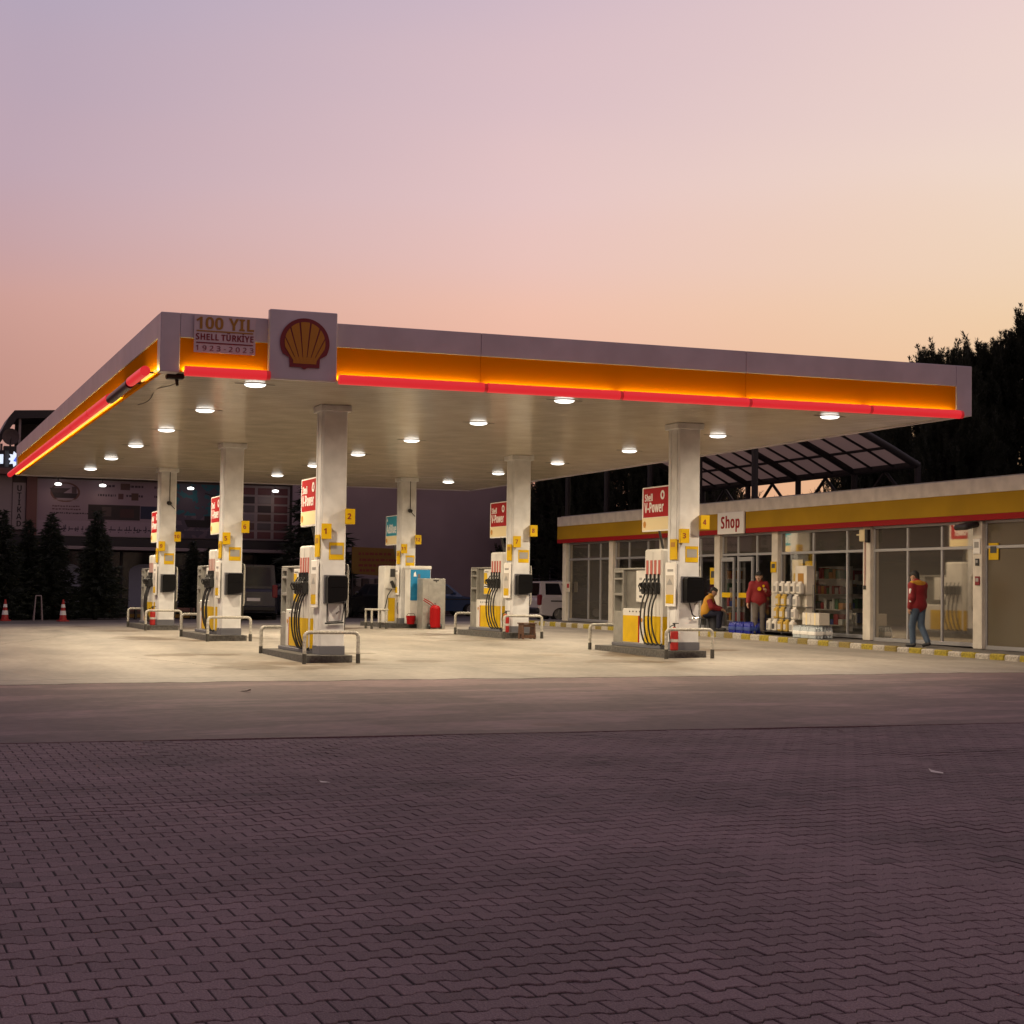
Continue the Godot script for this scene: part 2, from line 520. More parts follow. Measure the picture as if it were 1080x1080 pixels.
func paver_mesh():
	# bone-shaped interlocking block 200 x 165 mm, laid in stretcher bond, chamfered top edge
	var L = 0.0955
	var hw = 0.0738
	var am = 0.0145
	var o = []
	var prof = [[-L, hw + am], [-0.058, hw + am], [-0.036, hw - am], [0.036, hw - am], [0.058, hw + am], [L, hw + am]]
	for k in prof: o.append(Vector2(k[0], k[1]))
	for k in range(prof.size() - 1, -1, -1): o.append(Vector2(prof[k][0], -prof[k][1]))
	var b = MB.new()
	var ins = []
	var cut = 0.003
	for k in o: ins.append(Vector2(k.x - signf(k.x) * (cut if absf(k.x) > 0.09 else 0.0), k.y - signf(k.y) * cut))
	var idx = Geometry2D.triangulate_polygon(PackedVector2Array(ins))
	for i in range(0, idx.size(), 3):
		var q = [ins[idx[i]], ins[idx[i + 1]], ins[idx[i + 2]]]
		b.flat(Vector3(q[0].x, 0, q[0].y), Vector3(q[1].x, 0, q[1].y), Vector3(q[2].x, 0, q[2].y), Vector3.UP)
	for i in o.size():
		var k = (i + 1) % o.size()
		var out = Vector3((o[i].x + o[k].x) * 0.5, 0.05, (o[i].y + o[k].y) * 0.5)
		b.quad(Vector3(ins[i].x, 0, ins[i].y), Vector3(ins[k].x, 0, ins[k].y), Vector3(o[k].x, -0.003, o[k].y), Vector3(o[i].x, -0.003, o[i].y), out)
		b.quad(Vector3(o[i].x, -0.003, o[i].y), Vector3(o[k].x, -0.003, o[k].y), Vector3(o[k].x, -0.03, o[k].y), Vector3(o[i].x, -0.03, o[i].y), out)
	return b.done()

func multi(parent, called, mesh, m, xfs, cols = null):
	var mm = MultiMesh.new()
	mm.transform_format = MultiMesh.TRANSFORM_3D
	mm.use_colors = cols != null
	mm.mesh = mesh
	mm.instance_count = xfs.size()
	for i in xfs.size():
		mm.set_instance_transform(i, xfs[i])
		if cols != null: mm.set_instance_color(i, cols[i])
	var o = MultiMeshInstance3D.new()
	o.name = called; o.multimesh = mm; o.material_override = m
	o.set_meta("kind", "stuff")
	parent.add_child(o, true)
	return o

func ground_and_paving():
	setting("ground", sheet([-600.0, -60.0, -5.0, 24.0, 80.0, 600.0], [-200.0, 0.0, 31.5, 42.0, 100.0, 800.0], -0.09), M.soil)
	var xk = [-60.0, -12.0]
	while xk[-1] < 24.0: xk.append(xk[-1] + 0.25)
	xk.append(60.0)
	var cm = mk("concrete", 0.36, 0.33, 0.295, 0.62)
	cm.albedo_texture = ImageTexture.create_from_image(concrete_image())
	relief(cm, M.bumps, 0.5)
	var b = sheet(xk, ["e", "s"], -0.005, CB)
	for k in xk.size() - 1:        # the slab's front edge
		var p0 = on(xk[k], edge_d(xk[k]))
		var p1 = on(xk[k + 1], edge_d(xk[k + 1]))
		b.quad(p0, p1, p1 - Vector3(0, 0.06, 0), p0 - Vector3(0, 0.06, 0), Vector3.BACK)
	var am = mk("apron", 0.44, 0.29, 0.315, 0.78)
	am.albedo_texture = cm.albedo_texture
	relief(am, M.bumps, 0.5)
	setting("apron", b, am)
	b = sheet(xk, ["s", 42.0, 63.0, 95.0], 0.0, CB)
	for k in xk.size() - 1:        # the slab stands a little proud of the apron
		var p0 = on(xk[k], seam_d(xk[k]))
		var p1 = on(xk[k + 1], seam_d(xk[k + 1]))
		b.quad(p0, p1, p1 - Vector3(0, 0.06, 0), p0 - Vector3(0, 0.06, 0), Vector3.BACK)
	setting("forecourt", b, cm)
	# thin concrete pads under the two rows of islands, with ragged lips
	var pads = MB.new()
	for q in [[4.9, 9.9, 31.2, -0.1], [14.1, 19.4, 31.35, -0.08]]:
		var x = q[0]
		while x < q[1] - 0.01:
			var e = minf(x + 0.2, q[1])
			var d0 = q[2] + q[3] * (x - q[0]) + 0.25 * rag.get_noise_1d(x * 0.8 + 50.0)
			var d1 = q[2] + q[3] * (e - q[0]) + 0.25 * rag.get_noise_1d(e * 0.8 + 50.0)
			var ux = 0.004 + 0.024 * clampf(minf(x - q[0], q[1] - x) / 0.7, 0.0, 1.0)
			var ue = 0.004 + 0.024 * clampf(minf(e - q[0], q[1] - e) / 0.7, 0.0, 1.0)
			var p = [on(x, d0, ux), on(e, d1, ue), on(e, 42.0, ue), on(x, 42.0, ux), on(e, 58.0, ue), on(x, 58.0, ux)]
			for f in [[0, 1, 2], [0, 2, 3], [3, 2, 4], [3, 4, 5]]:
				var u = []
				for k in f: u.append(Vector2((p[k].x - CB[0]) / CB[2], (-p[k].z - CB[1]) / CB[3]))
				pads.tri(p[f[0]], p[f[1]], p[f[2]], Vector3.UP, Vector3.UP, Vector3.UP, u[0], u[1], u[2])
			pads.quad(p[0], p[1], p[1] - Vector3(0, 0.04, 0), p[0] - Vector3(0, 0.04, 0), Vector3.BACK)
			x = e
	setting("pump_pad", pads, cm)
	# block paving in front
	var bed = MB.new()
	var bd = 2.4
	while bd < 18.9:
		var bx = -6.0
		while bx < bd * 0.8 + 5.4:
			var p = []
			for k in [[0.0, 0.0], [0.3, 0.0], [0.3, 0.3], [0.0, 0.3]]: p.append(on(bx + k[0], bd + k[1], -0.0125 + minf(0.0, dip(bx + k[0], bd + k[1]))))
			bed.flat(p[0], p[1], p[2], Vector3.UP); bed.flat(p[0], p[2], p[3], Vector3.UP)
			bx += 0.3
		bd += 0.3
	var area = setting("block_paving", bed, M.joint_sand)
	var pm = paver_mesh()
	var nz = FastNoiseLite.new(); nz.seed = 31; nz.frequency = 0.35; nz.fractal_octaves = 3
	var stain = FastNoiseLite.new(); stain.seed = 35; stain.frequency = 0.45; stain.fractal_octaves = 4
	var near = []
	var xfs = []
	var cols = []
	var row = 0
	var d = 3.2
	while d < 18.8:
		var x = -5.6 + 0.1 * (row % 2)
		while x < d * 0.8 + 5.0 and x < 22.0:
			if d < edge_d(x) + 0.05:
				var at = Vector3(x + rng.randf_range(-0.0015, 0.0015), gh(x, d) - 0.006 + minf(0.0, dip(x, d)) + rng.randf_range(-0.002, 0.0012), -d + rng.randf_range(-0.0015, 0.0015))
				var bs = Basis.from_euler(Vector3(rng.randf_range(-0.007, 0.007), rng.randf_range(-0.012, 0.012), rng.randf_range(-0.007, 0.007) + 0.0117))
				var k = clampf(1.0 + 0.35 * nz.get_noise_2d(x, d) + rng.randf_range(-0.12, 0.12), 0.55, 1.4)
				if rng.randf() < 0.02: k *= 0.72
				if stain.get_noise_2d(x, d * 0.8) > 0.38: k *= 0.84      # oily and damp patches
				if stain.get_noise_2d(x * 0.7 + 90.0, d * 0.7) > 0.45: k *= 1.12      # sanded over
				var xf = Transform3D(bs, at)
				var bearing = atan2(x, d) - 0.3542
				if d > 5.4 and absf(bearing) < 0.28 and near.size() < 300: near.append([xf, k])
				else:
					xfs.append(xf)
					cols.append(Color(0.245 * k, 0.17 * k, 0.178 * k))
			x += 0.2
		d += 0.165
		row += 1
	var tones = []
	for i in 5:
		var m = M.paver_piece.duplicate()
		var k = 0.78 + 0.11 * i
		m.albedo_color = lin(0.245 * k, 0.17 * k, 0.178 * k)
		tones.append(m)
	for q in near:
		var o = part(area, "paver", pm, tones[clampi(int(round((q[1] - 0.78) / 0.11)), 0, 4)])
		o.transform = q[0]
	multi(area, "pavers_beyond", pm, M.paver, xfs, cols)
	for q in [[8.55, 12.6, 0.06, "white paper scrap lying on the block paving at the right"], [3.45, 13.6, 0.05, "small pale paper scrap on the block paving left of the middle"], [5.2, 25.3, 0.1, "pale paper scrap on the dark apron in front of the left island"]]:
		var sc = MB.new()
		var s = q[2]
		sc.quad(Vector3(-s, 0.0, -s * 0.5), Vector3(s * 0.8, 0.006, -s * 0.4), Vector3(s, 0.02, s * 0.4), Vector3(-s * 0.7, 0.004, s * 0.5), Vector3.UP)
		sc.quad(Vector3(s * 0.8, 0.006, -s * 0.4), Vector3(s * 1.2, 0.03, -s * 0.2), Vector3(s * 1.3, 0.035, s * 0.2), Vector3(s, 0.02, s * 0.4), Vector3.UP)
		single("leaf" if "leaf" in q[3] else "paper_scrap", q[3], "litter", sc, M.brown if "leaf" in q[3] else M.print_pale, on(q[0], q[1], 0.003), q[0])
	# a strip of the same blocks, sunk and sanded over, between the two front islands
	var xs2 = []
	var cs2 = []
	for j in 9:
		for i in 30:
			var x = 9.45 + 0.2 * i + 0.1 * (j % 2)
			var dd = 31.75 + 0.165 * j - 0.05 * (x - 9.0)
			if rng.randf() < 0.12: continue
			xs2.append(Transform3D(Basis.from_euler(Vector3(rng.randf_range(-0.02, 0.02), 0, rng.randf_range(-0.02, 0.02))), Vector3(x, gh(x, dd) + 0.006 + rng.randf_range(-0.004, 0.003), -dd)))
			var k = rng.randf_range(0.8, 1.1)
			cs2.append(Color(0.29 * k, 0.26 * k, 0.22 * k))
	var strip = multi(self, "paving_strip", pm, M.paver, xs2, cs2)
	tag(strip, "worn strip of sanded-over paving blocks between the two front pump islands", "paving")

# ------------------------------------------------------------------ canopy
func shell_outline(rad, steps = 40):
	# scallop outline: round fan on a narrow trapezoid foot, unit: half height about rad
	var p = PackedVector2Array()
	for i in steps + 1:
		var a = lerpf(deg_to_rad(-28.0), deg_to_rad(208.0), float(i) / steps)
		p.append(Vector2(cos(a), sin(a) * 0.98) * rad)
	p.append(Vector2(-0.62, -0.62) * rad)
	p.append(Vector2(-0.60, -0.98) * rad)
	p.append(Vector2(-0.16, -0.98) * rad)
	p.append(Vector2(0.0, -1.06) * rad)
	p.append(Vector2(0.16, -0.98) * rad)
	p.append(Vector2(0.60, -0.98) * rad)
	p.append(Vector2(0.62, -0.62) * rad)
	return p

func canopy():
	var X0 = 4.41
	var X1 = 20.43
	var D0 = 28.95
	var D1 = 59.6
	var cy = 5.09
	var top = 6.06
	var base = w(12.4, 0.0, 43.6)
	var t = thing("fuel_canopy", "large flat white canopy with glowing orange and red fascia over the pumps", "canopy", base)
	var off = -base
	# ceiling: long boards across the canopy with fine grooves, in two fields with a gap
	for field in [[D0 + 0.12, 53.4], [53.44, D1 - 0.12]]:
		var b = MB.new()
		var d = field[0]
		while d < field[1] - 0.001:
			var e = minf(d + 0.3, field[1])
			var a0 = w(X0 + 0.1, cy, d)
			var a1 = w(X1 - 0.1, cy, d)
			var b0 = w(X0 + 0.1, cy, e - 0.012)
			var b1 = w(X1 - 0.1, cy, e - 0.012)
			var g0 = w(X0 + 0.1, cy + 0.012, e - 0.006)
			var g1 = w(X1 - 0.1, cy + 0.012, e - 0.006)
			var c0 = w(X0 + 0.1, cy, e)
			var c1 = w(X1 - 0.1, cy, e)
			b.quad(a0, a1, b1, b0, Vector3.DOWN)
			b.quad(b0, b1, g1, g0, Vector3(0, -1, 0))
			b.quad(g0, g1, c1, c0, Vector3(0, -1, 0))
			d = e
		part(t, "ceiling", b, M.ceiling, off)
	part(t, "roof", MB.new().span(X0 + 0.06, X1 - 0.06, cy + 0.04, top - 0.12, -D0 - 0.1, -D1 + 0.1), M.fascia_white, off)
	# fascia front: white band in panels, white end pieces, orange field, red light bars
	for q in [[X0 + 0.33, 10.075], [10.082, 15.38], [15.387, X1 - 0.37]]:
		part(t, "fascia_panel", MB.new().span(q[0], q[1], 5.645, top, -D0, -D0 - 0.09, 0.006), M.fascia_white, off)
		part(t, "orange_panel", MB.new().span(q[0], q[1], cy - 0.02, 5.643, -D0 - 0.02, -D0 - 0.09), M.panel_yellow, off)
	part(t, "corner_panel", MB.new().span(X0, X0 + 0.327, cy - 0.03, top, -D0, -D0 - 0.33, 0.01), M.fascia_white, off)
	part(t, "corner_panel", MB.new().span(X1 - 0.367, X1, cy - 0.03, top, -D0, -D0 - 0.33, 0.01), M.fascia_white, off)
	for q in [[4.76, 6.19], [7.4, 10.09], [10.10, 12.71], [12.72, 15.34], [15.35, 17.96], [17.97, 20.02]]:
		light_bar(t, off, w(q[0], 5.06, 28.74), w(q[1], 5.06, 28.74), M.bar_red, true)
	# left side
	var dd = D0 + 0.333
	while dd < D1 - 0.4:
		var e = minf(dd + 5.2, D1 - 0.34)
		part(t, "fascia_panel", MB.new().span(X0, X0 + 0.09, 5.645, top, -dd, -e + 0.007, 0.006), M.fascia_white, off)
		part(t, "orange_panel", MB.new().span(X0 + 0.02, X0 + 0.09, cy - 0.02, 5.643, -dd, -e + 0.007), M.panel_yellow, off)
		dd = e
	part(t, "corner_panel", MB.new().span(X0, X0 + 0.33, cy - 0.03, top, -D1 + 0.33, -D1, 0.01), M.fascia_white, off)
	var bx = X0 - 0.23
	light_bar(t, off, w(bx, 5.06, 29.0), w(bx, 5.06, 30.75), M.bar_red, true)
	light_bar(t, off, w(bx, 5.04, 30.8), w(bx, 5.02, 33.5), M.bar_dark, false)
	var q0 = 33.55
	while q0 < 59.0:
		var e = minf(q0 + 3.2, 59.3)
		light_bar(t, off, w(bx, 5.06, q0), w(bx, 5.06, e - 0.02), M.bar_red, true)
		q0 = e
	for z in [29.3, 31.0, 33.3]:
		part(t, "bracket", bxm(0.2, 0.03, 0.05, 0.005), M.dark, w(bx + 0.11, 5.07, z) + off)
	# right and back sides
	part(t, "fascia_panel", MB.new().span(X1 - 0.09, X1, cy - 0.03, top, -D0 - 0.333, -D1 + 0.1, 0.006), M.fascia_white, off)
	part(t, "fascia_panel", MB.new().span(X0 + 0.333, X1, cy - 0.03, top, -D1 + 0.09, -D1, 0.006), M.fascia_white, off)
	# columns
	for q in [[8.5, 33.35], [16.25, 33.35], [8.48, 43.4], [16.25, 43.45], [8.48, 53.65], [16.3, 54.0]]:
		var g = gh(q[0], q[1])
		var c = MB.new()
		c.span(-0.25, 0.25, 0.15, cy - g, 0.275, -0.275, 0.03)
		c.span(-0.262, -0.25, 0.3, cy - g - 0.16, 0.19, 0.11, 0.004)
		c.span(-0.262, -0.25, 0.3, cy - g - 0.16, -0.11, -0.19, 0.004)
		var col = part(t, "column", c, M.column_white, w(q[0], g, q[1]) + off)
		part(col, "capital", MB.new().span(-0.31, 0.31, cy - g - 0.13, cy - g - 0.001, 0.33, -0.33, 0.012), M.column_white)
		part(col, "base_skirt", MB.new().span(-0.262, 0.262, 0.16, 0.34, 0.288, -0.26, 0.008), M.skirt)
	# ceiling lamps
	var rows = ["front", "second", "third", "fourth", "fifth", "back"]
	var colsn = ["left", "middle", "right"]
	var first = null
	for j in 6:
		for i in 3:
			var at = w(6.3 + 5.885 * i, cy - 0.002, 30.3 + 4.93 * j + [0.0, -0.12, 0.12][i])
			var label = "round white ceiling lamp, %s of the three in the %s row of the canopy" % [colsn[i], rows[j]]
			if first == null:
				first = thing("ceiling_lamp", label, "lamp", at, 0.0, "lamps under the canopy")
				part(first, "frame", MB.new().lathe([Vector2(0.0, 0.0), Vector2(0.21, 0.0), Vector2(0.207, -0.01), Vector2(0.193, -0.013), Vector2(0.19, -0.008)], Vector3.ZERO, 24), M.white)
				part(first, "lens", MB.new().lathe([Vector2(0.19, -0.012), Vector2(0.175, -0.032), Vector2(0.13, -0.048), Vector2(0.065, -0.056), Vector2(0.0, -0.058)], Vector3.ZERO, 24), M.lamp_glow)
				part(first, "clip", MB.new().span(0.21, 0.36, -0.006, 0.0, -0.012, 0.012), M.dark)
				part(first, "clip", MB.new().span(-0.36, -0.21, -0.006, 0.0, -0.012, 0.012), M.dark)
				var l = SpotLight3D.new()
				l.name = "lamp_light"
				l.spot_angle = 88.5; l.spot_angle_attenuation = 1.0; l.spot_range = 60.0; l.light_size = 0.16
				l.light_color = Color(1.0, 0.915, 0.78); l.light_energy = 24.8
				l.shadow_enabled = true
				l.position = Vector3(0, -0.24, 0); l.rotation = Vector3(-PI / 2, 0, 0)
				first.add_child(l)
			else: again(first, label, at)
	# logo box
	var lg = thing("logo_sign", "square white sign box with a red and yellow scallop emblem on the canopy edge", "sign", w(6.81, 5.02, 28.8))
	part(lg, "box", MB.new().span(-0.59, 0.59, 0.0, 1.19, 0.0, -0.14, 0.012), M.fascia_white)
	var em = part(lg, "emblem", MB.new().prism(shell_outline(0.43), Transform3D(Basis.IDENTITY, Vector3(0.02, 0.64, 0.002)), 0.025), M.deep_red)
	for k in 7:
		var a0 = lerpf(deg_to_rad(-18.0), deg_to_rad(198.0), (k + 0.08) / 7.0)
		var a1 = lerpf(deg_to_rad(-18.0), deg_to_rad(198.0), (k + 0.92) / 7.0)
		var foot = Vector2(lerpf(0.19, -0.19, (k + 0.5) / 7.0), -0.335)
		var rp = PackedVector2Array()
		rp.append(foot + Vector2(0.022, 0)); 
		for s in 5:
			var a = lerpf(a0, a1, s / 4.0)
			rp.append(Vector2(cos(a), sin(a)) * 0.355)
		rp.append(foot - Vector2(0.022, 0))
		part(em, "rib", MB.new().prism(rp, Transform3D(Basis.IDENTITY, Vector3(0.02, 0.64, 0.029)), 0.008), M.logo_yellow)
	part(em, "foot", MB.new().prism(PackedVector2Array([Vector2(-0.2, -0.36), Vector2(0.2, -0.36), Vector2(0.21, -0.25), Vector2(-0.21, -0.25)]), Transform3D(Basis.IDENTITY, Vector3(0.02, 0.64, 0.0275)), 0.007), M.logo_yellow)
	# anniversary banner
	var bn = thing("banner", "pale banner with anniversary lettering fixed over the canopy corner", "banner", w(5.48, 5.41, 28.91))
	part(bn, "sheet", MB.new().span(-0.52, 0.52, 0.0, 0.635, 0.0, -0.012), M.banner)
	words(bn, "lettering", "100 YIL", M.gold, Vector3(0, 0.495, 0.004), 0.2, Vector3.ZERO, true, 0.98)
	part(bn, "rule", bxm(0.96, 0.022, 0.006, 0.0), M.gold, Vector3(0, 0.365, 0.005))
	words(bn, "lettering", "SHELL TÜRKİYE", M.deep_red, Vector3(0, 0.265, 0.004), 0.105, Vector3.ZERO, true, 0.98)
	part(bn, "rule", bxm(0.96, 0.02, 0.006, 0.0), M.deep_red, Vector3(0, 0.165, 0.005))
	words(bn, "lettering", "1 9 2 3 - 2 0 2 3", M.deep_red, Vector3(0, 0.075, 0.004), 0.085, Vector3.ZERO, false, 0.98)
	# corner camera with its cable
	var cam = thing("security_camera", "small black security camera hanging from the canopy's front left corner", "camera", w(4.75, cy, 29.5))
	part(cam, "housing", MB.new().span(-0.15, 0.15, -0.09, -0.002, 0.09, -0.09, 0.02), M.dark)
	part(cam, "lens_arm", MB.new().cyl(Vector3(0.03, -0.09, 0), Vector3(0.04, -0.2, 0.03), 0.03, 0.025), M.dark)
	var pts = []
	for k in 12: pts.append(Vector3(0.12 + 0.05 * sin(k * 0.9), -0.02 - 0.03 * sin(k * 0.8), -0.1 - 0.45 * k))
	part(cam, "cable", MB.new().tube(pts, 0.008, 5), M.dark)
	for q in [[8.48, 53.65, "left"], [16.3, 54.0, "right"]]:
		var fl = thing("column_floodlight", "small dark fitting with a cable on the rear %s canopy column" % q[2], "lamp", w(q[0] + 0.02, 4.05, q[1] - 0.275), 0.0, "fittings on the rear columns")
		part(fl, "cable", MB.new().tube([Vector3(0.02, 0.0, 0.03), Vector3(0.02, 0.5, 0.012), Vector3(0.02, 1.0, 0.012)], 0.012, 5), M.dark)
		part(fl, "head", MB.new().box(Vector3(0, -0.05, 0.08), Vector3(0.13, 0.1, 0.12), 0.02, Basis.from_euler(Vector3(0.5, 0.4, 0))), M.dark)
		part(fl, "arm", MB.new().cyl(Vector3(0.05, -0.1, 0.06), Vector3(0.18, -0.22, 0.03), 0.012, 0.012, 6), M.dark)

func light_bar(t, off, a, b, m, lit):
	var ax = (b - a).normalized()
	var bar = part(t, "light_bar", MB.new().cyl(a + ax * 0.03, b - ax * 0.03, 0.085, 0.085, 16), m, off)
	part(bar, "end_collar", MB.new().cyl(b - ax * 0.029, b + ax * 0.035, 0.079, 0.079, 14), M.bar_joint if lit else M.bar_dark)
	if lit:
		# lamp strip along the back of the bar, washing the orange field behind it
		var ln = a.distance_to(b)
		var side = Vector3(0, 0, -1) if absf(ax.x) > 0.5 else Vector3(1, 0, 0)
		var mid = (a + b) * 0.5
		part(bar, "lamp_strip", MB.new().box(mid + side * 0.19 + Vector3(0, 0.02, 0), Vector3(ln * 0.96, 0.03, 0.03) if absf(ax.x) > 0.5 else Vector3(0.03, 0.03, ln * 0.96), 0.0), M.strip_glow)
		var l = AreaLight3D.new()
		l.name = "strip_light"
		l.area_size = Vector2(ln * 0.96, 0.03)
		l.light_color = Color(1.0, 0.96, 0.5); l.light_energy = 0.27 * ln; l.area_range = 8.0; l.shadow_enabled = true
		bar.add_child(l)
		l.transform = Transform3D(Basis.looking_at(side + Vector3(0, 1.1, 0), Vector3.UP), mid + side * 0.2 + Vector3(0, 0.045, 0))

# ------------------------------------------------------------------ shop
const SX = 23.6

func shop():
	# raised walkway and painted kerb stones
	var pav = MB.new()
	var ds = [22.0, 31.5, 42.0, 61.0]
	for k in 3:
		var a = ds[k]
		var b = ds[k + 1]
		var p = [on(22.12, a, 0.128), on(31.5, a, 0.128), on(31.5, b, 0.128), on(22.12, b, 0.128)]
		pav.quad(p[0], p[1], p[2], p[3], Vector3.UP)
	pav.quad(on(22.12, 61.0, -0.05), on(31.5, 61.0, -0.05), on(31.5, 61.0, 0.128), on(22.12, 61.0, 0.128), Vector3.FORWARD)
	setting("pavement", pav, M.pavement)
	var kerb = thing("kerb", "raised kerb of yellow and white painted stones along the shop walkway", "kerb", on(22.0, 42.0))
	var shapes = [bxm(0.18, 0.2, 0.492, 0.025), bxm(0.175, 0.19, 0.49, 0.03)]
	var i = 0
	var d = 22.25
	while d < 61.0:
		var m = [M.kerb_yellow, M.kerb_white][i % 2]
		if rng.randf() < 0.22: m = [M.kerb_yellow_worn, M.kerb_white_worn][i % 2]
		var o = gpart(kerb, "kerb_stone", shapes[i % 2 if rng.randf() < 0.5 else 0], m, on(22.04 + rng.randf_range(-0.008, 0.008), d, 0.05 + rng.randf_range(-0.006, 0.004)), Vector3(0, rng.randf_range(-0.012, 0.012), 0))
		d += 0.5
		i += 1
	# building
	var base = on(27.5, 44.0, 0.12)
	var t = thing("shop_building", "low white shop with glass front under a yellow and red band", "building", base)
	var DF = 58.25
	var DN = 20.0
	var cut = [DN, 43.83, 45.47, DF]
	# fascia bands, broken by the shop sign
	for q in [[DN, 43.82], [45.48, DF]]:
		gpart(t, "yellow_band", MB.new().span(-0.09, 0.09, -0.235, 0.235, (q[1] - q[0]) / 2, -(q[1] - q[0]) / 2), M.shop_yellow, w(23.4, 3.567, (q[0] + q[1]) / 2))
		gpart(t, "red_band", MB.new().span(-0.095, 0.09, -0.066, 0.066, (q[1] - q[0]) / 2, -(q[1] - q[0]) / 2), M.red, w(23.4, 3.262, (q[0] + q[1]) / 2))
	gpart(t, "white_band", MB.new().span(-0.1, 0.1, -0.165, 0.165, (DF - DN) / 2, -(DF - DN) / 2, 0.006), M.post, w(23.4, 3.968, (DN + DF) / 2))
	gpart(t, "roof", MB.new().span(-3.9, 3.9, -0.3, 0.3, (DF - DN) / 2 - 0.02, -(DF - DN) / 2 + 0.02), M.plaster, w(27.45, 3.6, (DN + DF) / 2))
	gpart(t, "roof_cap", MB.new().span(-3.95, 3.95, -0.02, 0.02, (DF - DN) / 2 + 0.03, -(DF - DN) / 2), M.steel, w(27.4, 4.155, (DN + DF) / 2))
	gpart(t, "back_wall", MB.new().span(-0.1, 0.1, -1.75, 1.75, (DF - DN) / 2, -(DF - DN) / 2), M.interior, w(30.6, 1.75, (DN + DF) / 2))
	gpart(t, "side_wall", MB.new().span(-3.4, 3.4, -1.6, 1.6, 0.1, -0.1), M.plaster, w(27.1, 1.7, DF - 0.1))
	gpart(t, "side_wall", MB.new().span(-3.4, 3.4, -1.6, 1.6, 0.1, -0.1), M.plaster, w(27.1, 1.7, DN + 0.1))
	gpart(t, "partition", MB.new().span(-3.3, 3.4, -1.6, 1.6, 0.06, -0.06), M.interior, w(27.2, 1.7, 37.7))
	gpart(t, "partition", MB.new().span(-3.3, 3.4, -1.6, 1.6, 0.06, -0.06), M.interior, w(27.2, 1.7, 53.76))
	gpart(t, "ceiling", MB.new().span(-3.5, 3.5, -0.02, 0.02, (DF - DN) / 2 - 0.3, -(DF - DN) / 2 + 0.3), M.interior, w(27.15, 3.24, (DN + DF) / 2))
	var fl = MB.new()
	for k in [[20.1, 31.5], [31.5, 42.0], [42.0, 58.1]]: fl.quad(on(SX + 0.05, k[0], 0.133), on(30.5, k[0], 0.133), on(30.5, k[1], 0.133), on(SX + 0.05, k[1], 0.133), Vector3.UP)
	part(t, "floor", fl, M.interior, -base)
	# posts and glazing: [post depth], then bays with mullion depths
	var posts = [57.95, 53.76, 49.75, 45.92, 42.43, 37.7, 33.05, 28.5, 24.0]
	for pd in posts:
		var y0 = gh(SX, pd) + 0.12
		gpart(t, "post", MB.new().span(-0.13, 0.13, 0.0, 3.2 - y0, 0.17, -0.17, 0.012), M.post, w(SX, y0, pd))
	var bays = [[57.95, 53.76, [55.96, 54.9], "dark"], [53.76, 49.75, [52.48, 51.0], "glass"], [49.75, 45.92, [48.4, 47.2], "glass"], [45.92, 42.43, [44.78, 43.64], "door"], [42.43, 37.7, [40.5, 38.8], "glass"], [37.7, 33.05, [36.02, 34.59], "dark"], [33.05, 28.5, [31.2], "film"], [28.5, 24.0, [26.2], "film"]]
	for b in bays:
		var a = b[0] - 0.17
		var z = b[1] + 0.17
		var mid = (a + z) / 2
		var y0 = gh(SX, mid) + 0.125
		var wdt = a - z
		gpart(t, "frame_rail", bxm(0.07, 0.09, wdt, 0.006), M.aluminium, w(SX, y0 + 0.05, mid))
		gpart(t, "frame_rail", bxm(0.07, 0.07, wdt, 0.006), M.aluminium, w(SX, 2.6, mid))
		gpart(t, "frame_rail", bxm(0.07, 0.06, wdt, 0.006), M.aluminium, w(SX, 3.17, mid))
		gpart(t, "frame_stile", bxm(0.066, 3.0, 0.05, 0.006), M.aluminium, w(SX, y0 + 1.5, a - 0.026))
		gpart(t, "frame_stile", bxm(0.066, 3.0, 0.05, 0.006), M.aluminium, w(SX, y0 + 1.5, z + 0.026))
		var cuts = [a] + b[2] + [z]
		for md in b[2]:
			gpart(t, "mullion", bxm(0.062, 3.1 - y0, 0.065, 0.006), M.aluminium, w(SX, (y0 + 3.15) / 2, md))
		for k in cuts.size() - 1:
			var p0 = cuts[k]
			var p1 = cuts[k + 1]
			var pm = (p0 + p1) / 2
			var pw = p0 - p1
			var gm = M.glass
			if b[3] == "dark": gm = M.glass_film
			if b[3] == "film": gm = M.film
			gpart(t, "pane", bxm(0.012, 0.55, pw, 0.0), M.glass_film if b[3] != "film" else M.film, w(SX + 0.005, 2.89, pm))
			gpart(t, "pane", bxm(0.012, 2.55 - y0, pw, 0.0), gm, w(SX + 0.006, (y0 + 2.6) / 2 + 0.02, pm))
	# the sliding door's leaf frames and its yellow warning strip
	for q in [[45.7, 44.9], [44.66, 43.76]]:
		var y0 = gh(SX, 44.0) + 0.13
		var door = gpart(t, "door", MB.new().span(-0.03, 0.03, 0.0, 0.1, (q[0] - q[1]) / 2, -(q[0] - q[1]) / 2).span(-0.03, 0.03, 2.0, 2.12, (q[0] - q[1]) / 2, -(q[0] - q[1]) / 2).span(-0.03, 0.03, 0.1, 2.0, (q[0] - q[1]) / 2, (q[0] - q[1]) / 2 - 0.07).span(-0.03, 0.03, 0.1, 2.0, -(q[0] - q[1]) / 2 + 0.07, -(q[0] - q[1]) / 2), M.aluminium, w(SX - 0.07, y0, (q[0] + q[1]) / 2))
		part(door, "warning_strip", bxm(0.006, 0.14, (q[0] - q[1]) - 0.16, 0.0), M.yellow, Vector3(-0.03, 1.02, 0))
		part(door, "handle", MB.new().cyl(Vector3(-0.06, 0.85, 0.3), Vector3(-0.06, 1.2, 0.3), 0.015, 0.015, 8), M.chrome)
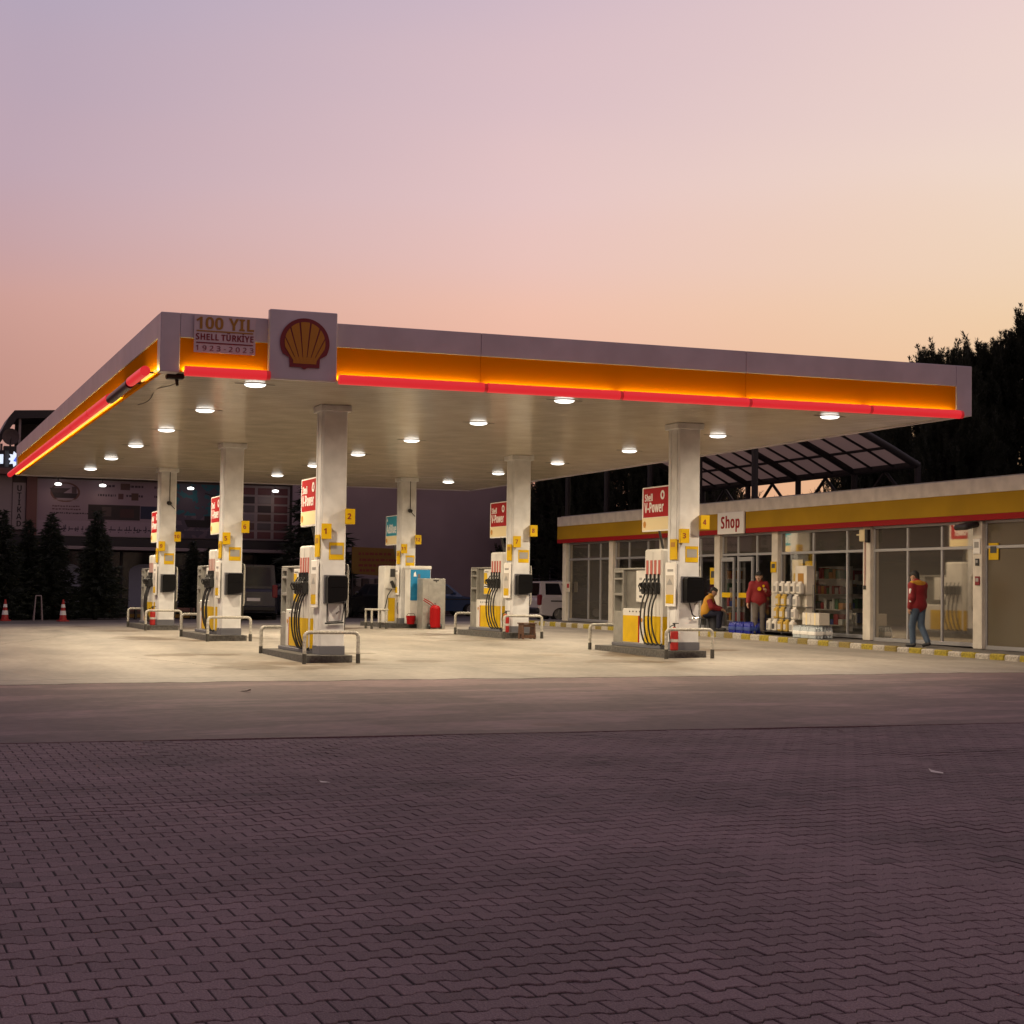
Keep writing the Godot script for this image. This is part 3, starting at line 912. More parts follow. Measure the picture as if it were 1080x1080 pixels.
	# small fittings on the front
	var fit = [["wall_box", "small pale box with red print on the shop's far end post", M.post, 57.5, 1.62, 0.3, 0.36], ["yellow_notice", "yellow notice on the glass beside the shop door's left post", M.yellow, 46.35, 1.98, 0.4, 0.5], ["yellow_notice", "yellow notice high on the post right of the shop door", M.yellow, 42.45, 2.22, 0.3, 0.3],
		["yellow_notice", "yellow notice on the dull panel right of the last shop post", M.yellow, 32.58, 2.5, 0.36, 0.38], ["control_box", "dark square switch on the last shop post", M.dark, 33.03, 2.26, 0.13, 0.16], ["control_box", "red and black call box on the last shop post", M.deep_red, 33.02, 1.84, 0.17, 0.2], ["notice_sheet", "white paper notice at the top of the last shop post", M.print_white, 33.04, 2.62, 0.26, 0.34]]
	for q in fit:
		var o = thing(q[0], q[1], "notice" if "notice" in q[0] else "box", w(SX - 0.135 if absf(q[3] - 32.58) > 0.01 and absf(q[3] - 46.35) > 0.01 else SX - 0.012, q[4], q[3]))
		part(o, "plate", MB.new().span(-0.02, 0.0, -q[6] / 2, q[6] / 2, q[5] / 2, -q[5] / 2, 0.004), q[2])
		part(o, "print", MB.new().span(-0.024, -0.0205, -q[6] * 0.1, q[6] * 0.3, q[5] * 0.32, -q[5] * 0.32), M.print_dark if q[2] == M.yellow else M.sign_red if q[2] == M.post else M.print_grey)
	var al = thing("alarm_bell", "small cream alarm bell with a cable on the post right of the glass door", "alarm", w(SX - 0.13, 3.0, 37.75))
	part(al, "housing", MB.new().span(-0.12, 0.0, -0.17, 0.13, 0.12, -0.12, 0.02), M.cream)
	part(al, "side_cover", MB.new().span(-0.1, 0.0, -0.2, 0.13, 0.24, 0.122, 0.01), M.dark)
	part(al, "spout", MB.new().cyl(Vector3(-0.06, 0.0, -0.12), Vector3(-0.06, 0.0, -0.3), 0.02, 0.02, 8), M.cream)
	part(al, "cable", MB.new().tube([Vector3(-0.012, -0.2, 0.0), Vector3(-0.012, -0.8, 0.005), Vector3(-0.012, -1.3, 0.0)], 0.01, 5), M.red)
	part(al, "switch", MB.new().span(-0.04, 0.0, -1.38, -1.28, 0.04, -0.04, 0.005), M.dark)
	var lampn = thing("wall_lamp", "dark hooded wall lamp under the shop band above the last post", "lamp", w(SX - 0.13, 3.08, 33.2))
	part(lampn, "hood", MB.new().box(Vector3(-0.18, 0, 0), Vector3(0.4, 0.12, 0.5), 0.04, Basis.from_euler(Vector3(0, 0, 0.25))), M.dark)
	part(lampn, "bracket", bxm(0.1, 0.06, 0.1, 0.01), M.dark, Vector3(-0.02, 0.03, 0))
	# sign
	var sg = thing("shop_sign", "square white sign reading Shop in red above the glass door", "sign", w(23.28, 3.19, 44.65))
	part(sg, "board", MB.new().span(-0.03, 0.02, 0.0, 0.63, 0.81, -0.81, 0.006), M.print_white)
	words(sg, "lettering", "Shop", M.red, Vector3(-0.034, 0.33, 0.0), 0.34, Vector3(0, -PI / 2, 0), true, 1.15, 0.008)
	# inside: shelves with goods, a counter, a fridge, hanging posters
	var cols = [mk("goods_red", 0.35, 0.03, 0.03), mk("goods_green", 0.05, 0.16, 0.06), mk("goods_white", 0.6, 0.58, 0.52), mk("goods_orange", 0.5, 0.22, 0.03), mk("goods_blue", 0.03, 0.06, 0.25), mk("goods_dark", 0.03, 0.03, 0.03)]
	for s in [[27.0, 45.1, "tall white rack of goods seen through the shop door"], [26.2, 40.6, "low rack of goods behind the shop window"], [26.6, 51.0, "rack of goods behind the far shop window"], [29.4, 48.0, "rack of goods against the shop's back wall"]]:
		var sh = thing("shelf_rack", s[2], "shelf", on(s[0], s[1], 0.134), 0.0, "racks inside the shop")
		part(sh, "back_panel", MB.new().span(0.0, 0.03, 0.0, 1.9, 0.95, -0.95), M.goods_white)
		for lv in 4:
			part(sh, "shelf", MB.new().span(-0.4, 0.0, 0.15 + 0.45 * lv, 0.18 + 0.45 * lv, 0.95, -0.95), M.post)
			var zz = -0.85
			while zz < 0.85:
				var ww = rng.randf_range(0.1, 0.26)
				var hh = rng.randf_range(0.16, 0.34)
				part(sh, "goods_box", MB.new().span(-0.36, -0.06, 0.181 + 0.45 * lv, 0.181 + 0.45 * lv + hh, zz, zz + ww, 0.01), cols[rng.randi() % 6])
				zz += ww + 0.03
	var fr = thing("drinks_fridge", "red drinks fridge behind the window beside the glass door", "fridge", on(25.6, 38.9, 0.134))
	part(fr, "cabinet", MB.new().span(0.0, 0.7, 0.0, 1.95, 0.42, -0.42, 0.02), M.goods_red)
	part(fr, "glass_door", MB.new().span(-0.02, -0.002, 0.25, 1.6, 0.36, -0.36), M.glass)
	part(fr, "header", MB.new().span(-0.015, -0.002, 1.66, 1.9, 0.38, -0.38), M.print_white)
	var ct = thing("counter", "pale shop counter with a yellow front behind the window", "counter", on(26.0, 35.2, 0.134))
	part(ct, "body", MB.new().span(0.0, 0.6, 0.0, 0.9, 1.2, -1.2, 0.01), M.post)
	part(ct, "front_panel", MB.new().span(-0.02, -0.002, 0.05, 0.7, 1.15, -0.2), M.yellow)
	part(ct, "worktop", MB.new().span(-0.06, 0.66, 0.902, 0.94, 1.25, -1.25, 0.008), M.print_white)
	for q in [[41.6, 2.0, M.cream, "cream hanging poster inside the window right of the door"], [40.9, 1.95, M.yellow, "yellow hanging poster inside the window right of the door"]]:
		var ps = thing("poster", q[3], "poster", w(SX + 0.12, q[1], q[0]))
		part(ps, "sheet", MB.new().span(0.0, 0.01, -0.42, 0.42, 0.28, -0.28), q[2])
		part(ps, "print", MB.new().span(-0.004, -0.001, -0.3, 0.05, 0.2, -0.2), M.print_pale if q[2] == M.yellow else M.yellow)
	# long arched shelter roof behind the shop
	var ar = thing("arched_shelter", "dark arched roof frame with translucent panels behind the shop", "shelter", on(30.5, 52.0))
	var prof = []
	for k in 7:
		var a = lerpf(0.0, 1.0, k / 6.0)
		prof.append(Vector2(32.0 - 6.2 * a, 5.72 + 2.35 * sin(a * 1.35) / sin(1.35) * (1.0 - 0.12 * a)))
	var near = 48.3
	for r in 5:
		var dd = near + 3.9 * r
		var pts = []
		for q in prof: pts.append(w(q.x, q.y, dd) - ar.position)
		part(ar, "rib", MB.new().tube(pts, 0.13, 6), M.dark)
		if r < 4:
			for h in 2:
				var pts2 = []
				for q in prof: pts2.append(w(q.x, q.y, dd + 1.3 * (h + 1)) - ar.position)
				part(ar, "thin_rib", MB.new().tube(pts2, 0.045, 5), M.dark)
				
			for k in 6:
				var a = w(prof[k].x, prof[k].y + 0.1, dd + 0.05) - ar.position
				var b = w(prof[k + 1].x, prof[k + 1].y + 0.1, dd + 0.05) - ar.position
				var e = Vector3(0, 0, -3.8)
				var pn = MB.new()
				pn.quad(a, b, b + e, a + e, Vector3.UP)
				pn.quad(a - Vector3(0, 0.01, 0), b - Vector3(0, 0.01, 0), b + e - Vector3(0, 0.01, 0), a + e - Vector3(0, 0.01, 0), Vector3.DOWN)
				part(ar, "panel", pn, M.poly)
	for k in 7:
		part(ar, "purlin", MB.new().cyl(w(prof[k].x, prof[k].y + 0.05, near) - ar.position, w(prof[k].x, prof[k].y + 0.05, near + 15.6) - ar.position, 0.05 if k > 0 else 0.14, 0.05 if k > 0 else 0.14, 6), M.dark)
	for r in 5:
		for xq in [32.0, 26.0]:
			var dd = near + 3.9 * r
			part(ar, "leg", MB.new().cyl(on(xq, dd) - ar.position, w(xq, 5.7 if xq > 30 else 7.6, dd) - ar.position, 0.11, 0.11, 8), M.dark)
	for r in 4:
		var dd = near + 3.9 * r
		part(ar, "brace", MB.new().cyl(w(32.0, 4.2, dd) - ar.position, w(32.0, 5.6, dd + 1.9) - ar.position, 0.06, 0.06, 6), M.dark)
		part(ar, "brace", MB.new().cyl(w(32.0, 4.2, dd + 3.9) - ar.position, w(32.0, 5.6, dd + 2.0) - ar.position, 0.06, 0.06, 6), M.dark)

# ------------------------------------------------------------------ pump islands
func rail(called, label, at, wide, group):
	var t = thing(called, label, "guard rail", at, 0.0, group)
	var pts = []
	var r = 0.09
	var h = 0.62
	pts.append(Vector3(-wide / 2, 0.19, 0)); pts.append(Vector3(-wide / 2, h - r, 0))
	for k in range(1, 6): pts.append(Vector3(-wide / 2 + r - r * cos(k * PI / 10), h - r + r * sin(k * PI / 10), 0))
	for k in range(0, 5): pts.append(Vector3(wide / 2 - r + r * sin(k * PI / 10), h - r + r * cos(k * PI / 10), 0))
	pts.append(Vector3(wide / 2, h - r, 0)); pts.append(Vector3(wide / 2, 0.19, 0))
	part(t, "tube", MB.new().tube(pts, 0.036, 10), M.rail_paint)
	for s in [-1, 1]:
		part(t, "foot", MB.new().cyl(Vector3(s * wide / 2, -0.03, 0), Vector3(s * wide / 2, 0.21, 0), 0.042, 0.04, 10), M.rail_foot)
	return t

func nozzle(t, z, side):
	var b = MB.new()
	b.box(Vector3(-0.06, 1.47, z), Vector3(0.12, 0.26, 0.13), 0.02)
	b.box(Vector3(-0.13, 1.53, z), Vector3(0.08, 0.12, 0.05), 0.015, Basis.from_euler(Vector3(0, 0, 0.5)))
	b.tube([Vector3(-0.1, 1.42, z), Vector3(-0.17, 1.44, z), Vector3(-0.2, 1.52, z), Vector3(-0.17, 1.58, z)], 0.014, 6)
	b.cyl(Vector3(-0.11, 1.58, z), Vector3(-0.05, 1.68, z), 0.016, 0.016, 8)
	return part(t, "nozzle", b, M.rubber, Vector3(side, 0, 0))

func dispenser_parts(t, flip, kind):
	# local frame: x to the right, y up, z towards the viewer; the faces with hoses look towards -x
	part(t, "base", MB.new().span(-0.33, 0.33, 0.165, 0.24, -0.42, -3.02, 0.01), M.skirt)
	var tower = part(t, "hose_tower", MB.new().span(-0.3, 0.3, 0.24, 2.32, -0.44, -1.32, 0.035), M.white)
	part(tower, "yellow_panel", MB.new().span(-0.306, -0.3005, 0.26, 0.86, -0.47, -1.29), M.yellow)
	part(tower, "yellow_panel", MB.new().span(0.3005, 0.306, 0.26, 0.86, -0.47, -1.29), M.yellow)
	part(tower, "front_panel", MB.new().span(-0.27, 0.27, 0.26, 0.86, -0.434, -0.4395), M.yellow)
	part(tower, "seam", MB.new().span(-0.304, -0.3005, 0.3, 2.26, -0.88, -0.888), M.print_grey)
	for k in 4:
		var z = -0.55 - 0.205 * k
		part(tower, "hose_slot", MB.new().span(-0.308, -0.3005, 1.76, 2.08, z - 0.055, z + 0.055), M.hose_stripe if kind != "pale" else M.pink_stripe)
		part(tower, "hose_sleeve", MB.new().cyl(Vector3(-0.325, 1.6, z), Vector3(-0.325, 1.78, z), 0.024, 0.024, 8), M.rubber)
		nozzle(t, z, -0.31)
		var sag = 0.05 + 0.03 * rng.randf()
		var sw = rng.randf_range(-0.06, 0.06)
		var pts = []
		for s in 13:
			var q = s / 12.0
			pts.append(Vector3(-0.35 - 0.11 * sin(q * PI) - 0.02 * q, 1.36 - 1.08 * q + (0.05 * sin(q * PI * 2.0)), z + sw * sin(q * PI * 1.3) + (0.1 - sag) * q * q))
		pts.append(Vector3(-0.33, 0.25, z + 0.12)); pts.append(Vector3(-0.3, 0.27, z + 0.16))
		part(t, "hose", MB.new().tube(pts, 0.019, 7), M.rubber)
	# measuring cabinet behind the tower
	part(t, "upper_cabinet", MB.new().span(-0.2, 0.2, 1.02, 1.88, -1.322, -2.5, 0.01), M.steel_panel)
	part(t, "top_cover", MB.new().span(-0.27, 0.27, 1.882, 1.92, -1.325, -3.06, 0.008), M.steel)
	var low = part(t, "lower_cabinet", MB.new().span(-0.3, 0.3, 0.24, 1.018, -1.322, -2.47, 0.015), M.white)
	var a = -1.62 if flip else -1.34
	var b = -2.44 if flip else -2.1
	part(low, "yellow_door", MB.new().span(-0.308, -0.3005, 0.27, 0.86, a, b), M.yellow)
	var st = a + 0.03 if flip else b - 0.03
	part(low, "red_stripe", MB.new().span(-0.309, -0.3005, 0.27, 0.86, st + 0.028, st - 0.028), M.red)
	part(low, "yellow_door", MB.new().span(0.3005, 0.308, 0.27, 0.86, a, b), M.yellow)
	part(t, "display", MB.new().span(0.202, 0.26, 1.16, 1.86, -1.35, -1.98, 0.012), M.white)
	for k in 4:
		var z = -0.55 - 0.205 * k
		var h2 = []
		for s in 13:
			var u = s / 12.0
			h2.append(Vector3(0.35 + 0.11 * sin(u * PI), 1.36 - 1.08 * u, z + 0.05 * u * u))
		h2.append(Vector3(0.3, 0.27, z + 0.1))
		part(t, "hose", MB.new().tube(h2, 0.019, 6), M.rubber)
		part(t, "nozzle", MB.new().box(Vector3(0.37, 1.47, z), Vector3(0.12, 0.26, 0.13), 0.02).cyl(Vector3(0.4, 1.58, z), Vector3(0.35, 1.7, z), 0.016, 0.016, 8), M.rubber)
	var bd = -1.44 if flip else -2.3
	part(low, "badge", MB.new().prism(shell_outline(0.045, 12), Transform3D(Basis.from_euler(Vector3(0, -PI / 2, 0)), Vector3(-0.301, 0.77, bd)), 0.006), M.logo_yellow)
	for k in 4: part(low, "latch", bxm(0.012, 0.03, 0.05, 0.003), M.dark, Vector3(-0.302, 0.95, -1.55 - 0.18 * k))
	var ds = part(t, "display", MB.new().span(-0.26, -0.202, 1.16, 1.86, -1.35, -1.98 if kind == "card" else -1.85, 0.012), M.white)
	if kind == "card":
		part(ds, "yellow_card", MB.new().span(-0.264, -0.2605, 1.46, 1.76, -1.7, -1.95), M.yellow)
		part(ds, "yellow_card", MB.new().span(-0.264, -0.2605, 1.18, 1.34, -1.38, -1.95), M.yellow)
		part(ds, "black_line", MB.new().span(-0.265, -0.2605, 1.37, 1.4, -1.38, -1.93), M.print_dark)
		part(ds, "print", MB.new().span(-0.264, -0.2605, 1.78, 1.8, -1.6, -1.9), M.print_dark)
	else:
		for k in 4: part(ds, "screen", MB.new().span(-0.264, -0.2605, 1.26 + 0.13 * k, 1.31 + 0.13 * k, -1.53, -1.67), M.print_dark if k != 3 else M.print_grey)
	# steel service pillar at the far end, with open shelves
	var pl = part(t, "service_pillar", MB.new().span(-0.12, 0.26, 0.24, 1.88, -2.502, -3.04, 0.01), M.steel)
	part(pl, "stile", MB.new().span(-0.28, -0.121, 0.24, 1.879, -2.502, -2.55, 0.005), M.steel)
	part(pl, "stile", MB.new().span(-0.28, -0.121, 0.24, 1.879, -2.99, -3.038, 0.005), M.steel)
	for y in [[0.24, 0.95], [1.3, 1.36], [1.66, 1.7], [1.82, 1.875]]:
		part(pl, "shelf", MB.new().span(-0.277, -0.121, y[0], y[1], -2.552, -2.988, 0.004), M.steel)

func extinguisher(label, at, m):
	var t = thing("fire_extinguisher", label, "extinguisher", at, 0.0, "red fire extinguishers on the islands")
	part(t, "cylinder", MB.new().lathe([Vector2(0.0, 0.0), Vector2(0.075, 0.005), Vector2(0.085, 0.03), Vector2(0.085, 0.38), Vector2(0.07, 0.45), Vector2(0.03, 0.49), Vector2(0.0, 0.5)], Vector3.ZERO, 14), m)
	part(t, "label", MB.new().lathe([Vector2(0.0865, 0.18), Vector2(0.0865, 0.24)], Vector3.ZERO, 14), M.print_pale)
	part(t, "valve", MB.new().cyl(Vector3(0, 0.49, 0), Vector3(0, 0.56, 0), 0.02, 0.02, 8).box(Vector3(0.03, 0.57, 0), Vector3(0.14, 0.02, 0.025), 0.004), M.dark)
	part(t, "hose", MB.new().tube([Vector3(-0.02, 0.54, 0), Vector3(-0.11, 0.5, 0.02), Vector3(-0.125, 0.35, 0.02), Vector3(-0.1, 0.15, 0.02)], 0.012, 6), M.rubber)
	return t

func number_flag(label, at, num, m):
	var t = thing("number_sign", label, "sign", at, 0.0, "yellow pump number signs")
	part(t, "box", MB.new().prism(PackedVector2Array([Vector2(-0.1, 0.0), Vector2(0.1, 0.0), Vector2(0.05, -0.2), Vector2(-0.05, -0.2)]), Transform3D(Basis.from_euler(Vector3(PI / 2, 0, 0)), Vector3(0, 0.15, 0)), 0.3), m)
	part(t, "number_plate", MB.new().span(-0.1, 0.1, -0.15, 0.15, 0.001, 0.012, 0.003), m)
	words(t, "number", num, M.deep_red, Vector3(-0.02, 0.0, 0.015), 0.11, Vector3.ZERO, true, 0.0, 0.004)
	return t

func islands():
	var isl = [["A", 8.5, 33.35, "front left", ["1", "2"]], ["B", 16.25, 33.35, "front right", ["3", "4"]], ["C", 8.48, 43.4, "middle left", ["5", "6"]], ["D", 16.25, 43.45, "middle right", ["7", "8"]], ["E", 8.48, 53.65, "rear left", ["9", "10"]], ["F", 16.3, 54.0, "rear right", ["11", "12"]]]
	for q in isl:
		var x = q[1]
		var d = q[2]
		var at = on(x, d)
		var nm = q[3]
		var sh = -0.12 if q[0] == "B" else 0.0
		var pt = thing("pump_island", "low grey concrete island carrying the %s pump" % nm, "island", at, 0.0, "pump islands")
		var pl = PackedVector2Array()
		for k in 24:
			var a = TAU * k / 24.0
			pl.append(Vector2((0.36 if cos(a) > 0 else -0.36) + 0.14 * cos(a) - 0.14, (1.78 if sin(a) > 0 else -1.78) + 0.16 * sin(a) - 1.3))
		part(pt, "slab", MB.new().prism(pl, Transform3D(Basis.from_euler(Vector3(-PI / 2, 0, 0)), Vector3(sh * 0.5, -0.08, -2.6)), 0.245), M.plinth)
		if q[0] != "F": rail("guard_rail", "bent white tube guard rail at the front end of the %s island" % nm, at + Vector3(-0.17 + sh, 0.0, 0.92), 1.06, "guard rails of the islands")
		if q[0] != "F": rail("guard_rail", "bent white tube guard rail at the far end of the %s island" % nm, at + Vector3(-0.15 + sh, 0.0, -3.25), 1.0, "guard rails of the islands")
		if q[0] != "F":
			var t = thing("fuel_dispenser", "white and yellow fuel dispenser with black hoses on the %s island" % nm, "fuel pump", at, 0.0, "fuel dispensers")
			dispenser_parts(t, q[0] == "B", "plain" if q[0] == "B" else ("pale" if q[0] in ["C", "E"] else "card"))
		else: last_island(at)
		# topper sign above the dispenser
		var sg = thing("topper_sign", "%s sign board beside the %s canopy column" % ["teal and cream" if q[0] == "F" else "red and cream", nm], "sign", at + Vector3(-0.15, 2.72, -0.4), 0.0, "fuel sign boards on the columns")
		part(sg, "frame", MB.new().span(-0.05, 0.05, 0.0, 0.98, 0.12, -1.3, 0.01), M.print_white)
		for sd in [-1.0, 1.0]:
			var rt = Vector3(0, sd * PI / 2, 0)
			part(sg, "lower_field", MB.new().span(sd * 0.056, sd * 0.0505, 0.03, 0.3, 0.09, -1.27), M.cream)
			part(sg, "upper_field", MB.new().span(sd * 0.056, sd * 0.0505, 0.31, 0.95, 0.09, -1.22), M.sign_teal if q[0] == "F" else M.sign_red)
			var zz = func(z): return z if sd < 0.0 else -1.18 - z
			if q[0] == "F":
				words(sg, "lettering", "AdBlue", M.print_white, Vector3(sd * 0.059, 0.53, zz.call(-0.6)), 0.28, rt, true, 1.1)
				part(sg, "drop", MB.new().prism(PackedVector2Array([Vector2(0, 0.09), Vector2(0.05, 0), Vector2(0, -0.05), Vector2(-0.05, 0)]), Transform3D(Basis.from_euler(rt), Vector3(sd * 0.057, 0.82, zz.call(-1.08))), 0.005), M.print_white)
			else:
				words(sg, "lettering", "Shell", M.print_white, Vector3(sd * 0.059, 0.74, zz.call(-0.93)), 0.15, rt, true, 0.4)
				words(sg, "lettering", "V-Power", M.print_white, Vector3(sd * 0.059, 0.52, zz.call(-0.66)), 0.22, rt, true, 0.98)
				part(sg, "ring", MB.new().lathe([Vector2(0.055, 0.0), Vector2(0.055, 0.008), Vector2(0.1, 0.008), Vector2(0.1, 0.0)], Vector3(sd * 0.0565, 0.78, zz.call(-0.22)), 18, Basis.from_euler(Vector3(0, 0, -sd * PI / 2))), M.print_white)
			part(sg, "badge", MB.new().prism(shell_outline(0.07, 12), Transform3D(Basis.from_euler(rt), Vector3(sd * 0.057, 0.16, zz.call(-1.14))), 0.005), M.logo_yellow)
		part(sg, "stay", MB.new().cyl(Vector3(0.1, -0.4, -0.5), Vector3(0.0, 0.02, -0.5), 0.03, 0.03, 6).cyl(Vector3(0.12, 0.4, 0.05), Vector3(0.3, 0.4, 0.05), 0.025, 0.025, 6), M.dark)
		var rt = Vector3(0, -PI / 2, 0)
		# pump number signs, stickers, poster board, hand-care box on the column
		number_flag("yellow pump number sign low on the left of the %s column" % nm, at + Vector3(-0.2, 2.58, 0.478), q[4][0], M.yellow)
		number_flag("yellow pump number sign high on the right of the %s column" % nm, at + Vector3(0.27, 2.88, 0.478), q[4][1], M.yellow)
		var sk = thing("column_sticker", "yellow framed sticker on the front of the %s column" % nm, "sticker", at + Vector3(0.06, 2.2, 0.277), 0.0, "yellow stickers on the columns")
		part(sk, "frame", bxm(0.3, 0.34, 0.006, 0.0), M.yellow, Vector3(0, 0, 0.003))
		part(sk, "print", bxm(0.24, 0.17, 0.004, 0.0), M.print_grey, Vector3(0, 0.02, 0.009))
		var pb = thing("poster_board", "narrow white poster board on the left side of the %s column" % nm, "poster board", at + Vector3(-0.29, 1.55, 0.02), 0.0, "poster boards on the columns")
		part(pb, "board", MB.new().span(-0.04, 0.0, -0.47, 0.47, 0.27, -0.22, 0.012), M.print_white)
		part(pb, "picture", MB.new().span(-0.046, -0.0405, -0.2, 0.2, 0.2, -0.17), M.print_pale)
		part(pb, "picture_roof", MB.new().prism(PackedVector2Array([Vector2(-0.15, 0.0), Vector2(0.15, 0.0), Vector2(0.0, 0.13)]), Transform3D(Basis.from_euler(rt), Vector3(-0.0465, 0.0, 0.02)), 0.004), M.print_grey)
		part(pb, "yellow_foot", MB.new().span(-0.046, -0.0405, -0.4, -0.21, 0.2, -0.17), M.yellow)
		part(pb, "print", MB.new().span(-0.046, -0.0405, 0.28, 0.33, 0.18, -0.1), M.print_grey)
		var yp = thing("yellow_plate", "plain yellow plate on the left side of the %s column" % nm, "plate", at + Vector3(-0.275, 2.3, 0.08), 0.0, "yellow plates on the columns")
		part(yp, "plate", MB.new().span(-0.02, 0.0, -0.22, 0.22, 0.2, -0.14, 0.005), M.yellow)
		part(yp, "print", MB.new().span(-0.024, -0.0205, 0.05, 0.15, 0.12, -0.08), M.gold)
		var lp = thing("grab_pipe", "white pipe loop on the right side of the %s column" % nm, "pipe", at + Vector3(0.27, 0.9, 0.1), 0.0, "pipe loops on the columns")
		part(lp, "pipe", MB.new().tube([Vector3(0.0, 0.0, 0.0), Vector3(0.07, 0.02, 0.0), Vector3(0.08, 0.1, 0.0), Vector3(0.08, 0.95, 0.0), Vector3(0.07, 1.03, 0.0), Vector3(0.0, 1.05, 0.0)], 0.022, 8), M.rail_paint)
		for y in [0.05, 0.98]: part(lp, "clip", bxm(0.06, 0.16, 0.05, 0.006), M.dark, Vector3(0.02, y, 0.0))
		if q[0] != "F":
			var bxn = thing("hand_towel_box", "black plastic towel and bucket box on the front of the %s column" % nm, "dispenser box", at + Vector3(0.04, 1.17, 0.276), 0.0, "black boxes on the columns")
			part(bxn, "body", MB.new().prism(PackedVector2Array([Vector2(-0.18, 0.0), Vector2(0.18, 0.06), Vector2(0.2, 0.12), Vector2(0.2, 0.5), Vector2(0.16, 0.54), Vector2(-0.17, 0.54), Vector2(-0.2, 0.5), Vector2(-0.2, 0.04)]), Transform3D(Basis.IDENTITY, Vector3.ZERO), 0.24), M.black)
			part(bxn, "back_plate", MB.new().span(-0.23, 0.22, 0.0, 0.56, 0.03, 0.001, 0.008), M.skirt)
			part(bxn, "lid", MB.new().span(-0.17, 0.17, 0.32, 0.5, 0.25, 0.241, 0.004), M.black)
			if q[0] in ["A", "B"]:
				part(bxn, "hanger", MB.new().tube([Vector3(-0.16, 0.0, 0.05), Vector3(-0.16, -0.36, 0.06), Vector3(0.14, -0.34, 0.06), Vector3(0.18, -0.1, 0.05), Vector3(0.18, 0.05, 0.05)] if q[0] == "A" else [Vector3(-0.05, 0.0, 0.05), Vector3(0.02, -0.25, 0.06), Vector3(0.1, -0.3, 0.06)], 0.014, 6), M.rubber)
				part(bxn, "squeegee", MB.new().cyl(Vector3(-0.2, -0.39, 0.06), Vector3(0.17, -0.37, 0.06), 0.018, 0.018, 6) if q[0] == "A" else MB.new().cyl(Vector3(0.02, -0.33, 0.06), Vector3(0.18, -0.31, 0.06), 0.014, 0.014, 6), M.rubber if q[0] == "A" else M.chrome)
				part(bxn, "clasp", MB.new().box(Vector3(0.06, -0.18, 0.03) if q[0] == "A" else Vector3(0.08, -0.02, 0.1), Vector3(0.09, 0.03, 0.02), 0.008, Basis.from_euler(Vector3(0, 0, 0.6))), M.chrome)
		var g17 = 0.165
		if q[0] == "B": extinguisher("red fire extinguisher standing left of the front right column", at + Vector3(-0.4, g17, 0.42), M.cone_red)
		if q[0] == "D": extinguisher("red fire extinguisher standing left of the middle right column", at + Vector3(-0.4, g17, 0.25), M.cone_red)
		if q[0] == "E": extinguisher("red fire extinguisher standing left of the rear left column", at + Vector3(-0.4, g17, 0.3), M.cone_red)
	var stool = thing("step_stool", "brown wooden step stool at the foot of the middle right island", "stool", on(16.12, 42.35), 0.12)
	for s in [-1, 1]:
		part(stool, "side", MB.new().prism(PackedVector2Array([Vector2(-0.16, 0.0), Vector2(-0.06, 0.0), Vector2(-0.04, 0.16), Vector2(0.04, 0.16), Vector2(0.06, 0.0), Vector2(0.16, 0.0), Vector2(0.13, 0.42), Vector2(-0.13, 0.42)]), Transform3D(Basis.from_euler(Vector3(0, PI / 2, 0)), Vector3(s * 0.17 - 0.012, 0.0, 0.0)), 0.024), M.brown)
	part(stool, "seat", MB.new().span(-0.21, 0.21, 0.421, 0.45, 0.16, -0.16, 0.006), M.brown)
	part(stool, "rung", MB.new().span(-0.17, 0.17, 0.05, 0.13, 0.14, 0.12, 0.004), M.brown)
	part(stool, "rung", MB.new().span(-0.17, 0.17, 0.34, 0.415, 0.12, 0.1, 0.004), M.brown)

